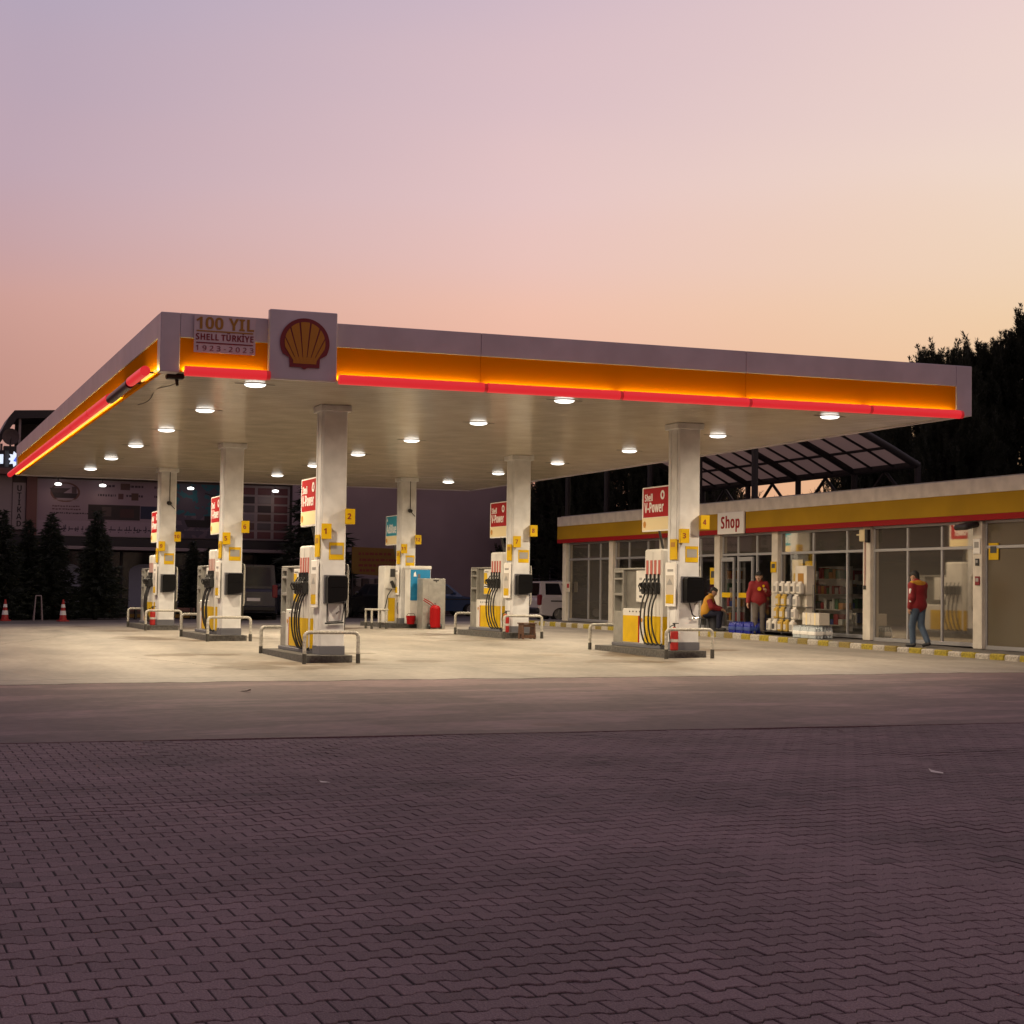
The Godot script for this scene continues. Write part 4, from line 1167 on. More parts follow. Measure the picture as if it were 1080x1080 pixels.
func last_island(at):
	# rear right island: slim white dispenser, blue-fronted additive pump, grey cabinet with a red wheeled extinguisher
	var t = thing("slim_dispenser", "slim white single hose dispenser on the rear right island", "fuel pump", at + Vector3(-0.3, 0.165, 0.0))
	part(t, "body", MB.new().span(-0.4, 0.26, 0.0, 1.86, -0.05, -0.75, 0.02), M.white)
	part(t, "yellow_panel", MB.new().span(-0.26, -0.03, 0.06, 0.82, -0.04, -0.0495), M.yellow)
	part(t, "screen", MB.new().span(-0.2, -0.04, 1.5, 1.76, -0.04, -0.0495), M.print_dark)
	part(t, "poster", MB.new().span(0.02, 0.22, 0.72, 1.45, -0.035, -0.0495), M.print_pale)
	part(t, "poster_foot", MB.new().span(0.05, 0.19, 0.78, 1.0, -0.03, -0.0345), M.yellow)
	part(t, "nozzle", MB.new().box(Vector3(-0.12, 1.25, 0.0), Vector3(0.1, 0.26, 0.1), 0.02, Basis.from_euler(Vector3(0, 0, 0.4))), M.rubber)
	part(t, "hose", MB.new().tube([Vector3(-0.15, 1.12, 0.02), Vector3(-0.3, 0.9, 0.05), Vector3(-0.36, 0.6, 0.05), Vector3(-0.4, 0.4, 0.0), Vector3(-0.405, 0.42, -0.2)], 0.018, 6), M.rubber)
	part(t, "shelf", MB.new().span(-0.34, -0.05, 1.1, 1.14, 0.05, -0.049, 0.004), M.steel)
	extinguisher("red fire extinguisher hung on the slim white dispenser at the rear right", at + Vector3(-0.17, 0.32, 0.06), M.cone_red)
	var b = thing("additive_pump", "white pump with a bright blue front panel on the rear right island", "fuel pump", at + Vector3(0.16, 0.165, 0.0))
	part(b, "body", MB.new().span(-0.28, 0.42, 0.0, 1.76, 0.9, 0.35, 0.015), M.white)
	part(b, "header", MB.new().span(-0.3, 0.44, 1.762, 1.86, 0.92, 0.33, 0.01), M.white)
	part(b, "blue_panel", MB.new().span(-0.26, 0.4, 0.75, 1.74, 0.907, 0.9005), M.sign_blue)
	part(b, "drop_mark", MB.new().prism(PackedVector2Array([Vector2(-0.04, 0), Vector2(0.06, 0.0), Vector2(0.02, 0.16), Vector2(-0.03, 0.1)]), Transform3D(Basis.IDENTITY, Vector3(-0.12, 1.52, 0.909)), 0.005), M.print_white)
	part(b, "dark_slot", MB.new().span(-0.02, 0.06, 0.9, 1.6, 0.913, 0.9075), M.skirt)
	var c = thing("steel_cabinet", "tall grey steel cabinet in front of the blue-fronted pump", "cabinet", on(16.78, 52.7))
	part(c, "body", MB.new().span(-0.4, 0.36, 0.0, 1.62, 0.35, -0.25, 0.012), M.steel)
	part(c, "door", MB.new().span(-0.2, 0.3, 0.35, 1.45, 0.358, 0.3505), M.steel)
	part(c, "vent", MB.new().span(-0.05, 0.13, 1.54, 1.58, 0.358, 0.3505), M.dark)
	part(c, "vent", MB.new().span(0.03, 0.07, 1.5, 1.53, 0.358, 0.3505), M.dark)
	var f = thing("wheeled_extinguisher", "large red wheeled fire extinguisher against the grey steel cabinet", "extinguisher", on(16.74, 52.15))
	part(f, "tank", MB.new().lathe([Vector2(0.0, 0.06), Vector2(0.15, 0.06), Vector2(0.17, 0.1), Vector2(0.17, 0.68), Vector2(0.13, 0.75), Vector2(0.04, 0.78), Vector2(0.0, 0.78)], Vector3.ZERO, 16), M.red)
	part(f, "wheel", MB.new().cyl(Vector3(-0.22, 0.1, -0.05), Vector3(-0.16, 0.1, -0.05), 0.1, 0.1, 14), M.rubber)
	part(f, "wheel", MB.new().cyl(Vector3(0.16, 0.1, -0.05), Vector3(0.22, 0.1, -0.05), 0.1, 0.1, 14), M.rubber)
	part(f, "handle", MB.new().tube([Vector3(-0.02, 0.7, -0.08), Vector3(-0.2, 0.82, -0.02), Vector3(-0.4, 0.93, 0.02)], 0.016, 6).tube([Vector3(0.06, 0.7, -0.08), Vector3(-0.14, 0.86, 0.0), Vector3(-0.38, 0.98, 0.02)], 0.016, 6), M.red)
	part(f, "valve", MB.new().cyl(Vector3(0.0, 0.78, 0.0), Vector3(0.0, 0.85, 0.0), 0.025, 0.02, 8), M.chrome)
	var s = thing("fire_bucket", "small red sand bucket beside the grey steel cabinet", "bucket", on(16.2, 53.0, 0.16))
	part(s, "bucket", MB.new().lathe([Vector2(0.0, 0.0), Vector2(0.12, 0.0), Vector2(0.16, 0.27), Vector2(0.145, 0.27), Vector2(0.11, 0.03)], Vector3.ZERO, 16), M.red)
	part(s, "handle", MB.new().tube([Vector3(-0.15, 0.25, 0), Vector3(-0.1, 0.34, 0.02), Vector3(0.1, 0.34, 0.02), Vector3(0.15, 0.25, 0)], 0.008, 5), M.dark)
	var tb = thing("side_table", "small white metal table left of the slim white dispenser", "table", on(15.0, 52.95))
	part(tb, "top", MB.new().span(-0.22, 0.36, 0.6, 0.66, 0.3, -0.5, 0.02), M.rail_paint)
	for k in [[-0.18, 0.26], [0.3, 0.26], [-0.18, -0.44], [0.3, -0.44]]:
		part(tb, "leg", MB.new().cyl(Vector3(k[0], 0.0, k[1]), Vector3(k[0], 0.61, k[1]), 0.035, 0.035, 8), M.rail_paint)
		part(tb, "foot", MB.new().cyl(Vector3(k[0], -0.01, k[1]), Vector3(k[0], 0.22, k[1]), 0.042, 0.04, 8), M.rail_foot)

# ------------------------------------------------------------------ goods on the walkway
func canister():
	return MB.new().box(Vector3(0, 0.14, 0), Vector3(0.2, 0.28, 0.15), 0.03).box(Vector3(-0.02, 0.3, 0), Vector3(0.12, 0.06, 0.05), 0.015).cyl(Vector3(0.07, 0.28, 0), Vector3(0.07, 0.33, 0), 0.028, 0.028, 10)

func goods():
	var cm = canister().done()
	var lab = MB.new().span(-0.07, 0.07, 0.06, 0.2, 0.0755, 0.079).done()
	mk("can_white", 0.68, 0.64, 0.58, 0.45); mk("can_amber", 0.5, 0.33, 0.06, 0.4); mk("can_grey", 0.22, 0.22, 0.24, 0.45)
	mk("water_blue", 0.01, 0.02, 0.28, 0.3); mk("water_clear", 0.5, 0.55, 0.58, 0.2)
	var names = ["bottom", "second", "third", "top"]
	var m = {"w": M.can_white, "a": M.can_amber, "g": M.can_grey}
	# tiers of a stepped display of canisters, from the walkway up; each letter is one canister
	var tiers = ["wwaaw", "waagw", "waagw", "wwwww"]
	var x0 = 22.75
	for k in 4:
		var row = tiers[k]
		for i in row.length():
			if k == 1 and i == 0: continue
			if k == 2 and i < 1: continue
			var dd = 41.35 - 0.31 * i - (0.1 if k == 3 else 0.0)
			var lb = {"w": "white", "a": "amber", "g": "grey"}[row[i]]
			var o = thing("canister", "%s plastic canister, %s of the %s tier beside the shop window" % [lb, ["first", "second", "third", "fourth", "fifth"][i], names[k]], "canister", on(x0 + 0.05 * k, dd, 0.23 + 0.335 * k - (0.0)), -PI / 2 + 0.08 * (i % 3 - 1), "canisters stacked by the shop window")
			part(o, "can", cm, m[row[i]])
			part(o, "label", lab, M.print_pale if row[i] != "w" else M.print_dark if i % 2 else M.print_grey)
	var st = thing("display_rack", "low steel rack under the stack of canisters", "rack", on(x0 + 0.05, 40.7, 0.129))
	part(st, "shelf", MB.new().span(-0.18, 0.4, 0.075, 0.1, 0.85, -0.8, 0.004), M.dark)
	for s in [-0.8, 0.75]:
		part(st, "leg", MB.new().span(-0.15, 0.35, 0.0, 0.074, s + 0.03, s - 0.03), M.dark)
	for k in range(1, 4): part(st, "shelf", MB.new().span(-0.12 + 0.05 * k, 0.4, 0.088 + 0.335 * k - 0.0, 0.0985 + 0.335 * k, 0.85, -0.8, 0.002), M.steel)
	part(st, "back_frame", MB.new().span(0.4, 0.43, 0.0, 1.35, 0.86, -0.82, 0.004), M.steel)
	# packs of bottled water
	var bottle = MB.new()
	for i in 4:
		for j in 3:
			bottle.lathe([Vector2(0.0, 0.0), Vector2(0.042, 0.004), Vector2(0.044, 0.2), Vector2(0.03, 0.25), Vector2(0.014, 0.28), Vector2(0.014, 0.31), Vector2(0.0, 0.31)], Vector3(-0.1 + 0.09 * j, 0.0, -0.135 + 0.09 * i), 8)
	var bm = bottle.done()
	var band = MB.new().span(-0.15, 0.13, 0.06, 0.19, 0.185, -0.185, 0.03).done()
	var n = 0
	for q in [[22.45, 42.75, 0.129, "blue"], [22.45, 42.3, 0.129, "blue"], [22.45, 41.86, 0.129, "blue"], [22.8, 42.45, 0.129, "blue"], [22.8, 42.0, 0.129, "blue"], [22.78, 42.0, 0.45, "blue"],
			[22.6, 39.45, 0.129, "clear"], [22.6, 39.05, 0.129, "clear"], [22.6, 38.65, 0.129, "clear"], [22.95, 39.25, 0.129, "clear"], [22.95, 38.8, 0.129, "clear"]]:
		n += 1
		var lbl = "pack of %s water bottles on the walkway, %s" % [q[3], ["far front pack by the door", "middle front pack by the door", "near front pack by the door", "far rear pack by the door", "near rear pack by the door", "upper pack by the door", "far front pack by the window", "middle front pack by the window", "near front pack by the window", "far rear pack by the window", "near rear pack by the window"][n - 1]]
		var o = thing("bottle_pack", lbl, "bottle pack", on(q[0], q[1], q[2]), 0.05 * (n % 3 - 1), "packs of bottled water")
		part(o, "bottles", bm, M.water_blue if q[3] == "blue" else M.water_clear)
		part(o, "wrap", band, M.goods_blue if q[3] == "blue" else M.print_white)
	for q in [[22.75, 39.15, 0.46, "far"], [22.75, 38.72, 0.46, "near"]]:
		var o = thing("carton", "pale carton on top of the clear water packs, the %s one" % q[3], "carton", on(q[0], q[1], q[2]), 0.06)
		part(o, "box", MB.new().span(-0.16, 0.16, 0.0, 0.31, 0.19, -0.19, 0.008), M.post)
		part(o, "tape", MB.new().span(-0.163, -0.1605, 0.0, 0.31, 0.03, -0.03), M.cream)
	var fl = thing("tall_carton", "tall pale printed carton behind the canisters", "carton", on(23.15, 40.2, 0.129))
	part(fl, "box", MB.new().span(-0.12, 0.12, 0.0, 1.85, 0.3, -0.3, 0.01), M.post)
	part(fl, "print", MB.new().span(-0.125, -0.1205, 1.35, 1.65, 0.15, -0.15), M.gold)
	var bin = thing("walkway_bin", "dark narrow bin beside the shop door's left post", "bin", on(22.95, 45.2, 0.129))
	part(bin, "body", MB.new().lathe([Vector2(0.0, 0.0), Vector2(0.14, 0.0), Vector2(0.17, 0.62), Vector2(0.15, 0.62)], Vector3.ZERO, 16), M.skirt)
	part(bin, "rim", MB.new().lathe([Vector2(0.175, 0.6), Vector2(0.18, 0.64), Vector2(0.15, 0.64)], Vector3.ZERO, 16), M.dark)

# ------------------------------------------------------------------ far buildings and street things
func printed(key, n, m, drawing, rough = 0.6):
	var im = Image.create(n, m, false, Image.FORMAT_RGB8)
	drawing.call(im)
	var k = mk(key, 0.7, 0.68, 0.68, rough)
	k.albedo_texture = ImageTexture.create_from_image(im)
	return k

func draw_lines(im, x, y, wd, rows, step, c, sd):
	# rows of small unreadable print
	var r = RandomNumberGenerator.new()
	r.seed = sd
	for k in rows:
		var q = x
		while q < x + wd - 6:
			var l = r.randi_range(3, 12)
			im.fill_rect(Rect2i(q, y + k * step + r.randi_range(0, 1), mini(l, x + wd - q), maxi(2, step / 2 - 1)), c)
			q += l + r.randi_range(2, 4)

func ship_print(im):
	im.fill(Color(0.66, 0.58, 0.62))
	for y in range(8, 110):          # an orange wreath with a dark ship in it
		for x in range(40, 190):
			var e = Vector2((x - 112) / 62.0, (y - 56) / 46.0).length()
			if e < 1.0 and e > 0.86: im.set_pixel(x, y, Color(0.45, 0.3, 0.26))
	for y in range(38, 84):
		var t = (y - 38) / 46.0
		for x in range(int(48 + 22 * t), int(176 - 20 * t)):
			if y > 60 or x < 74 + 60 * (1 - t) : im.set_pixel(x, y, Color(0.2, 0.15, 0.18) if y > 58 else Color(0.3, 0.23, 0.25))
	im.fill_rect(Rect2i(140, 30, 20, 30), Color(0.36, 0.28, 0.3))
	im.fill_rect(Rect2i(60, 90, 110, 5), Color(0.62, 0.55, 0.56))
	draw_lines(im, 60, 118, 120, 2, 14, Color(0.4, 0.28, 0.3), 3)
	draw_lines(im, 50, 150, 170, 1, 14, Color(0.25, 0.2, 0.24), 4)
	for k in 3:
		for j in 2:
			draw_lines(im, 250 + 120 * k, 16 + 44 * j, 80, 1, 22, Color(0.28, 0.22, 0.28), 5 + k + j * 7)
	im.fill_rect(Rect2i(345, 8, 40, 30), Color(0.38, 0.28, 0.26))
	im.fill_rect(Rect2i(392, 52, 30, 34), Color(0.36, 0.25, 0.2))
	im.fill_rect(Rect2i(336, 56, 22, 26), Color(0.4, 0.26, 0.26))
	im.fill_rect(Rect2i(210, 110, 220, 70), Color(0.2, 0.16, 0.16))
	im.fill_rect(Rect2i(268, 120, 40, 44), Color(0.36, 0.3, 0.29))
	im.fill_rect(Rect2i(345, 128, 60, 40), Color(0.3, 0.18, 0.17))
	im.fill_rect(Rect2i(432, 112, 80, 60), Color(0.14, 0.17, 0.3))
	im.fill_rect(Rect2i(0, 188, 512, 68), Color(0.7, 0.62, 0.67))
	var r = RandomNumberGenerator.new()
	r.seed = 9
	var q = 70                          # a line of flowing script, read only as strokes from here
	while q < 500:
		var l = r.randi_range(10, 34)
		im.fill_rect(Rect2i(q, 224, l, 5), Color(0.2, 0.16, 0.24))
		for s in r.randi_range(1, 3):
			var a = q + r.randi_range(0, l)
			im.fill_rect(Rect2i(a, 224 - r.randi_range(4, 18), 3, 18), Color(0.2, 0.16, 0.24))
			im.fill_rect(Rect2i(a - 3, 232 + r.randi_range(0, 5), 4, 4), Color(0.2, 0.16, 0.24))
		q += l + r.randi_range(3, 9)

func map_print(im):
	im.fill(Color(0.34, 0.31, 0.38))
	var nz = FastNoiseLite.new(); nz.seed = 3; nz.frequency = 0.016; nz.fractal_octaves = 4
	for y in im.get_height():
		for x in im.get_width():
			if nz.get_noise_2d(x, y) > 0.12: im.set_pixel(x, y, Color(0.12, 0.42, 0.48) if y < 150 else Color(0.46, 0.4, 0.46))
	for y in range(170, 205):
		var t = (y - 170) / 35.0
		for x in range(int(70 + 14 * t), int(190 - 20 * t)): im.set_pixel(x, y, Color(0.1, 0.07, 0.09))
	im.fill_rect(Rect2i(150, 150, 24, 20), Color(0.12, 0.09, 0.11))
	for k in 60:
		im.fill_rect(Rect2i(150 + k, 40 + int(k * 0.35), 3, 4), Color(0.1, 0.09, 0.12))
	draw_lines(im, 70, 216, 130, 1, 12, Color(0.5, 0.46, 0.5), 21)

func background():
	# trading house on the left with posters over its front
	var B = w(5.0, 0.05, 76.0)
	var t = thing("trading_house", "long dark two-storey building with pale posters along its upper front, far left", "building", B)
	mk("house_wall", 0.1, 0.075, 0.073, 0.85); mk("house_dark", 0.02, 0.017, 0.02, 0.5); mk("house_pale", 0.3, 0.25, 0.25, 0.7); mk("house_red", 0.16, 0.07, 0.06, 0.6)
	mk("curtain", 0.3, 0.32, 0.38, 0.8); mk("shop_glass_dark", 0.012, 0.012, 0.016, 0.12)
	gpart(t, "wall", MB.new().span(-14.0, 12.6, 3.3, 6.35, 0.0, -9.0), M.house_wall, B)
	gpart(t, "lower_wall", MB.new().span(-14.0, 12.6, -0.1, 3.298, -1.2, -9.0), M.house_wall, B)
	gpart(t, "eave", MB.new().span(-14.0, 7.2, 6.0, 6.24, 0.7, 0.002, 0.02), M.house_red, B)
	gpart(t, "eave", MB.new().span(7.2, 12.7, 6.05, 6.3, 0.5, 0.002, 0.02), M.house_wall, B)
	gpart(t, "dark_band", MB.new().span(-14.0, 12.65, 3.08, 3.46, 0.12, 0.003, 0.01), M.house_dark, B)
	gpart(t, "canopy_edge", MB.new().span(1.0, 12.5, 2.92, 3.06, 0.3, -0.4, 0.01), M.house_pale, B)
	var vs = gpart(t, "vertical_sign", MB.new().span(0.5, 1.05, 3.7, 5.7, 0.1, 0.003, 0.01), M.house_pale, B)
	for k in 6: words(vs, "letter", "UTİKAD"[k], M.house_dark, Vector3(0.78, 5.45 - 0.3 * k, 0.105), 0.24)
	gpart(t, "pier", MB.new().span(-0.1, 0.48, -0.1, 6.0, 0.06, -1.0), M.house_pale, B)
	gpart(t, "pier", MB.new().span(1.07, 1.5, 3.47, 6.0, 0.2, 0.003), M.house_red, B)
	# storefront
	for k in 9:
		var x = -0.6 + 1.48 * k
		gpart(t, "shop_window", MB.new().span(x, x + 1.36, 0.2, 2.85, -1.1, -1.19), M.shop_glass_dark, B)
		gpart(t, "window_bar", MB.new().span(x + 1.36, x + 1.48, -0.1, 2.9, -1.0, -1.19, 0.01), M.house_dark, B)
	for q in [[2.55, 1.0, 2.3], [5.6, 1.5, 2.35], [7.0, 0.8, 2.2], [10.6, 0.7, 2.3]]:
		var pl = PackedVector2Array()
		for k in 9: pl.append(Vector2(q[0] + q[1] * 0.5 + cos(k * PI / 8) * q[1] * 0.5, q[2] - 0.35 + 0.35 * sin(k * PI / 8)))
		pl.append(Vector2(q[0], 0.25)); pl.append(Vector2(q[0] + q[1], 0.25))
		gpart(t, "curtain", MB.new().prism(pl, Transform3D(Basis.IDENTITY, Vector3(0, 0, -1.095)), 0.03), M.curtain, B)
	# posters
	var p1 = printed("ship_poster", 512, 256, ship_print)
	var p2 = printed("map_poster", 256, 256, map_print)
	var ps = thing("poster_hoarding", "long pale poster with a ship and lines of script, far left", "poster", w(9.1, 3.5, 75.86))
	part(ps, "frame", MB.new().span(-2.62, 2.62, 0.02, 2.46, 0.0, -0.08, 0.01), M.house_pale)
	var qd = MB.new(); qd.quad(Vector3(-2.56, 0.06, 0.004), Vector3(2.56, 0.06, 0.004), Vector3(2.56, 2.42, 0.004), Vector3(-2.56, 2.42, 0.004), Vector3.BACK)
	part(ps, "print", qd, p1)
	ps = thing("poster_hoarding", "dark poster with a teal world map and a ship, between the left columns", "poster", w(13.4, 3.5, 75.86))
	part(ps, "frame", MB.new().span(-1.45, 1.45, 0.02, 2.46, 0.0, -0.08, 0.01), M.house_wall)
	qd = MB.new(); qd.quad(Vector3(-1.4, 0.06, 0.004), Vector3(1.4, 0.06, 0.004), Vector3(1.4, 2.42, 0.004), Vector3(-1.4, 2.42, 0.004), Vector3.BACK)
	part(ps, "print", qd, p2)
	ps = thing("logo_board", "board of small logo tiles in a pale grid right of the second left column", "sign", w(16.3, 3.5, 75.86))
	part(ps, "board", MB.new().span(-1.15, 1.15, 0.02, 2.46, 0.0, -0.08, 0.01), M.house_pale)
	var tile_m = [mk("tile_red", 0.14, 0.05, 0.055), mk("tile_grey", 0.11, 0.095, 0.1), mk("tile_brown", 0.12, 0.07, 0.06), mk("tile_dark", 0.045, 0.035, 0.038), mk("tile_pale", 0.22, 0.19, 0.2)]
	for i in 3:
		for j in 6:
			part(ps, "tile", bxm(0.6, 0.3, 0.02, 0.004), tile_m[(i * 5 + j * 3 + i * j) % 5], Vector3(-0.74 + 0.74 * i, 2.2 - 0.39 * j, 0.011))
	# lamps over the posters
	var k = 0
	for q in [[7.3, "first"], [9.15, "second"], [12.9, "third"], [16.64, "fourth"]]:
		var lm = thing("poster_lamp", "small lit lamp over the far left posters, %s from the left" % q[1], "lamp", w(q[0], 5.7, 75.2), 0.0, "lamps over the far posters")
		part(lm, "arm", MB.new().tube([Vector3(0, 0.3, -0.7), Vector3(0, 0.32, -0.2), Vector3(0, 0.06, 0.0)], 0.02, 6), M.dark)
		part(lm, "bulb", MB.new().lathe([Vector2(0.0, -0.06), Vector2(0.1, -0.055), Vector2(0.15, -0.02), Vector2(0.13, 0.04), Vector2(0.0, 0.07)], Vector3.ZERO, 14), M.lamp_glow)
		var l = AreaLight3D.new()
		l.name = "lamp_light"; l.area_size = Vector2(0.2, 0.2); l.light_energy = 0.12; l.light_color = Color(1.0, 0.85, 0.7)
		l.area_range = 20.0; l.shadow_enabled = true
		l.position = Vector3(0, -0.09, 0); l.rotation = Vector3(-PI / 2, 0, 0)
		lm.add_child(l)
		k += 1
	# roof terrace, dish and lit sign boxes at the far left
	var rt = thing("roof_shelter", "dark flat roof shelter on posts on top of the far left building", "shelter", w(6.6, 6.4, 78.0))
	var rp = PackedVector2Array([Vector2(-1.9, 0.9), Vector2(-1.2, 2.3), Vector2(-1.0, 2.55), Vector2(2.2, 2.72), Vector2(2.2, 2.4), Vector2(-0.9, 2.2), Vector2(-1.7, 0.9)])
	part(rt, "roof", MB.new().prism(rp, Transform3D(Basis.IDENTITY, Vector3(0, 0, -2.5)), 3.2), M.house_dark)
	part(rt, "back", MB.new().span(-0.75, 2.2, 0.0, 2.35, -2.4, -2.5), M.house_dark)
	for x in [-1.55, -0.8, 0.6, 2.0]: part(rt, "post", MB.new().span(x, x + 0.1, -0.03, 2.3 if x > -1 else 1.1, 0.5, 0.4), M.house_pale)
	var ds = thing("satellite_dish", "dark round satellite dish above the lit sign at the far left", "dish", w(5.45, 6.95, 77.3))
	part(ds, "bowl", MB.new().lathe([Vector2(0.0, 0.0), Vector2(0.2, 0.03), Vector2(0.36, 0.1), Vector2(0.35, 0.07), Vector2(0.0, -0.03)], Vector3(0, 0.83, 0.1), 22, Basis.from_euler(Vector3(PI / 2, 0, 0))), M.house_wall)
	part(ds, "mast", MB.new().cyl(Vector3(0, -0.6, 0), Vector3(0, 0.8, 0.02), 0.04, 0.04, 8), M.house_dark)
	part(ds, "feed_arm", MB.new().cyl(Vector3(0, 0.5, 0.1), Vector3(0, 0.75, 0.5), 0.02, 0.02, 6), M.house_dark)
	var sb = thing("lit_sign_box", "black framed lit sign with a white and blue picture at the far left", "sign", w(5.66, 6.0, 76.9))
	part(sb, "frame", MB.new().span(-0.5, 0.6, 0.05, 1.36, 0.0, -0.4, 0.01), M.house_dark)
	mk("sign_light", 0.8, 0.85, 0.95, 0.4); glow(M.sign_light, 0.72, 0.82, 1.0, 1.0)
	mk("sign_light_blue", 0.1, 0.2, 0.8, 0.4); glow(M.sign_light_blue, 0.08, 0.16, 0.75, 0.9)
	var pet = PackedVector2Array()
	for a in 20: pet.append(Vector2(cos(a * TAU / 20), sin(a * TAU / 20)) * (0.36 if a % 2 == 0 else 0.24))
	part(sb, "picture", MB.new().prism(pet, Transform3D(Basis.IDENTITY, Vector3(0.03, 0.8, 0.002)), 0.02), M.sign_light)
	part(sb, "picture_centre", MB.new().prism(PackedVector2Array([Vector2(-0.15, -0.06), Vector2(0.1, -0.14), Vector2(0.2, 0.08), Vector2(-0.02, 0.15)]), Transform3D(Basis.IDENTITY, Vector3(0.05, 0.78, 0.024)), 0.01), M.sign_light_blue)
	part(sb, "caption", MB.new().span(-0.28, 0.32, 0.28, 0.42, 0.02, 0.002), M.sign_light)
	part(sb, "caption", MB.new().span(-0.24, 0.26, 0.14, 0.2, 0.02, 0.002), M.sign_light)
	var sl = AreaLight3D.new()
	sl.name = "sign_glow"; sl.area_size = Vector2(0.7, 0.9); sl.light_energy = 0.1; sl.light_color = Color(0.85, 0.92, 1.0); sl.area_range = 15.0; sl.shadow_enabled = true
	sl.position = Vector3(0, 0.7, 0.05); sl.rotation = Vector3(0, PI, 0)
	sb.add_child(sl)
	sb = thing("lit_sign_box", "narrow lit sign panel turned aside at the left picture edge", "sign", w(4.86, 5.85, 76.8), -0.7)
	part(sb, "frame", MB.new().span(-0.4, 0.42, 0.05, 1.3, 0.0, -0.3, 0.01), M.house_dark)
	part(sb, "panel", MB.new().span(-0.33, 0.35, 0.72, 1.12, 0.02, 0.002), M.sign_light)
	part(sb, "panel", MB.new().span(-0.33, 0.35, 0.3, 0.55, 0.02, 0.002), M.sign_light)
	# plain warehouse wall in the middle
	mk("warehouse", 0.4, 0.31, 0.31, 0.85)
	var cl = ImageTexture.create_from_image(noise_image(256, 44, 0.01, 4, 0.88, 1.0))
	grain(M.warehouse, cl, 0.08)
	var W = w(24.8, 0.1, 78.0)
	t = thing("warehouse", "plain windowless purple-grey building behind the canopy's middle", "building", W)
	gpart(t, "wall", MB.new().span(-5.0, 4.6, -0.2, 6.9, 0.0, -14.0), M.warehouse, W)
	gpart(t, "roof_edge", MB.new().span(-5.1, 4.7, 6.902, 7.1, 0.1, -14.1, 0.02), M.house_dark, W)
	gpart(t, "plinth_band", MB.new().span(-5.02, 4.62, -0.2, 0.5, 0.03, -14.02, 0.01), M.house_wall, W)
	# yellow banner on posts
	var b = thing("yellow_banner", "yellow banner with red lettering on posts behind the left front column", "banner", w(20.5, 0.1, 72.5))
	mk("banner_yellow", 0.2, 0.11, 0.012, 0.7); mk("banner_red", 0.2, 0.03, 0.02, 0.7)
	part(b, "sheet", MB.new().prism(PackedVector2Array([Vector2(-1.05, 2.0), Vector2(1.15, 1.85), Vector2(1.15, 3.1), Vector2(-1.05, 3.15)]), Transform3D.IDENTITY, 0.02), M.banner_yellow)
	for q in [[-0.75, 2.86, 1.3], [-0.7, 2.6, 1.6], [-0.75, 2.36, 1.5], [-0.7, 2.14, 0.5]]:      # rows of print too dim to read
		var xx = q[0]
		while xx < q[0] + q[2]:
			var l = rng.randf_range(0.06, 0.22)
			part(b, "print_stroke", bxm(snappedf(l, 0.04), 0.11, 0.006, 0.0), M.banner_red, Vector3(xx + l / 2, q[1], 0.024))
			xx += l + 0.05
	for x in [-1.0, 1.1]: part(b, "post", MB.new().cyl(Vector3(x, -0.02, -0.06), Vector3(x, 3.25, -0.06), 0.05, 0.05, 8), M.dark)
	var lw = thing("block_wall", "low wall of pale and dark blocks under the yellow banner", "wall", w(20.6, 0.1, 73.5))
	for i in 9:
		part(lw, "block", bxm(0.26, 0.36, 0.3, 0.02), M.house_pale if i % 2 == 0 else M.house_wall, Vector3(-1.2 + 0.3 * i, 1.62, 0))
	part(lw, "base_course", MB.new().span(-1.5, 1.5, -0.1, 1.435, 0.14, -0.14, 0.01), M.house_wall)
	# fence beyond the shop's far end
	var fn = thing("wire_fence", "grey post and rail fence behind the parked white car", "fence", w(31.0, 0.2, 77.0))
	mk("fence_grey", 0.2, 0.19, 0.2, 0.6)
	for i in 9: part(fn, "post", MB.new().cyl(Vector3(-2.2 + 0.55 * i, 0.0, 0), Vector3(-2.2 + 0.55 * i, 2.75, 0), 0.035, 0.035, 6), M.fence_grey)
	for y in [0.4, 1.1, 1.8, 2.3, 2.7]: part(fn, "rail", MB.new().span(-2.3, 2.4, y, y + 0.05, 0.06, 0.036), M.fence_grey)
	# low garden wall, cones, folding board and barrier on the left
	var gw = thing("garden_wall", "low dark garden wall in front of the far left building", "wall", w(6.0, 0.02, 71.5))
	part(gw, "wall", MB.new().span(-12.0, 9.5, -0.1, 0.42, 0.15, -0.15, 0.02), M.house_wall)
	part(gw, "coping", MB.new().span(-12.0, 9.5, 0.422, 0.48, 0.2, -0.2, 0.01), M.house_dark)
	var br = thing("plank_barrier", "low red and yellow plank barrier on the ground beside the far garden wall", "barrier", on(11.0, 69.5))
	part(br, "plank", MB.new().span(-1.4, 1.2, 0.3, 0.46, 0.03, -0.03, 0.006), M.house_red)
	part(br, "plank", MB.new().span(-1.4, 1.2, 0.06, 0.2, 0.03, -0.03, 0.006), M.banner_yellow)
	for x in [-1.2, 1.0]: part(br, "foot", MB.new().span(x, x + 0.08, -0.01, 0.48, 0.2, -0.2, 0.004), M.dark)
	for q in [[4.75, 67.7, "left"], [6.75, 66.5, "right"]]:
		var c = thing("traffic_cone", "red and white traffic cone on the far left ground, the %s one" % q[2], "cone", on(q[0], q[1]), 0.2, "traffic cones at the far left")
		part(c, "base", MB.new().span(-0.19, 0.19, 0.0, 0.05, 0.19, -0.19, 0.01), M.cone_red)
		part(c, "cone", MB.new().lathe([Vector2(0.14, 0.05), Vector2(0.03, 0.82), Vector2(0.0, 0.82)], Vector3.ZERO, 16), M.cone_red)
		part(c, "band", MB.new().lathe([Vector2(0.118, 0.24), Vector2(0.095, 0.4)], Vector3.ZERO, 16), M.print_white)
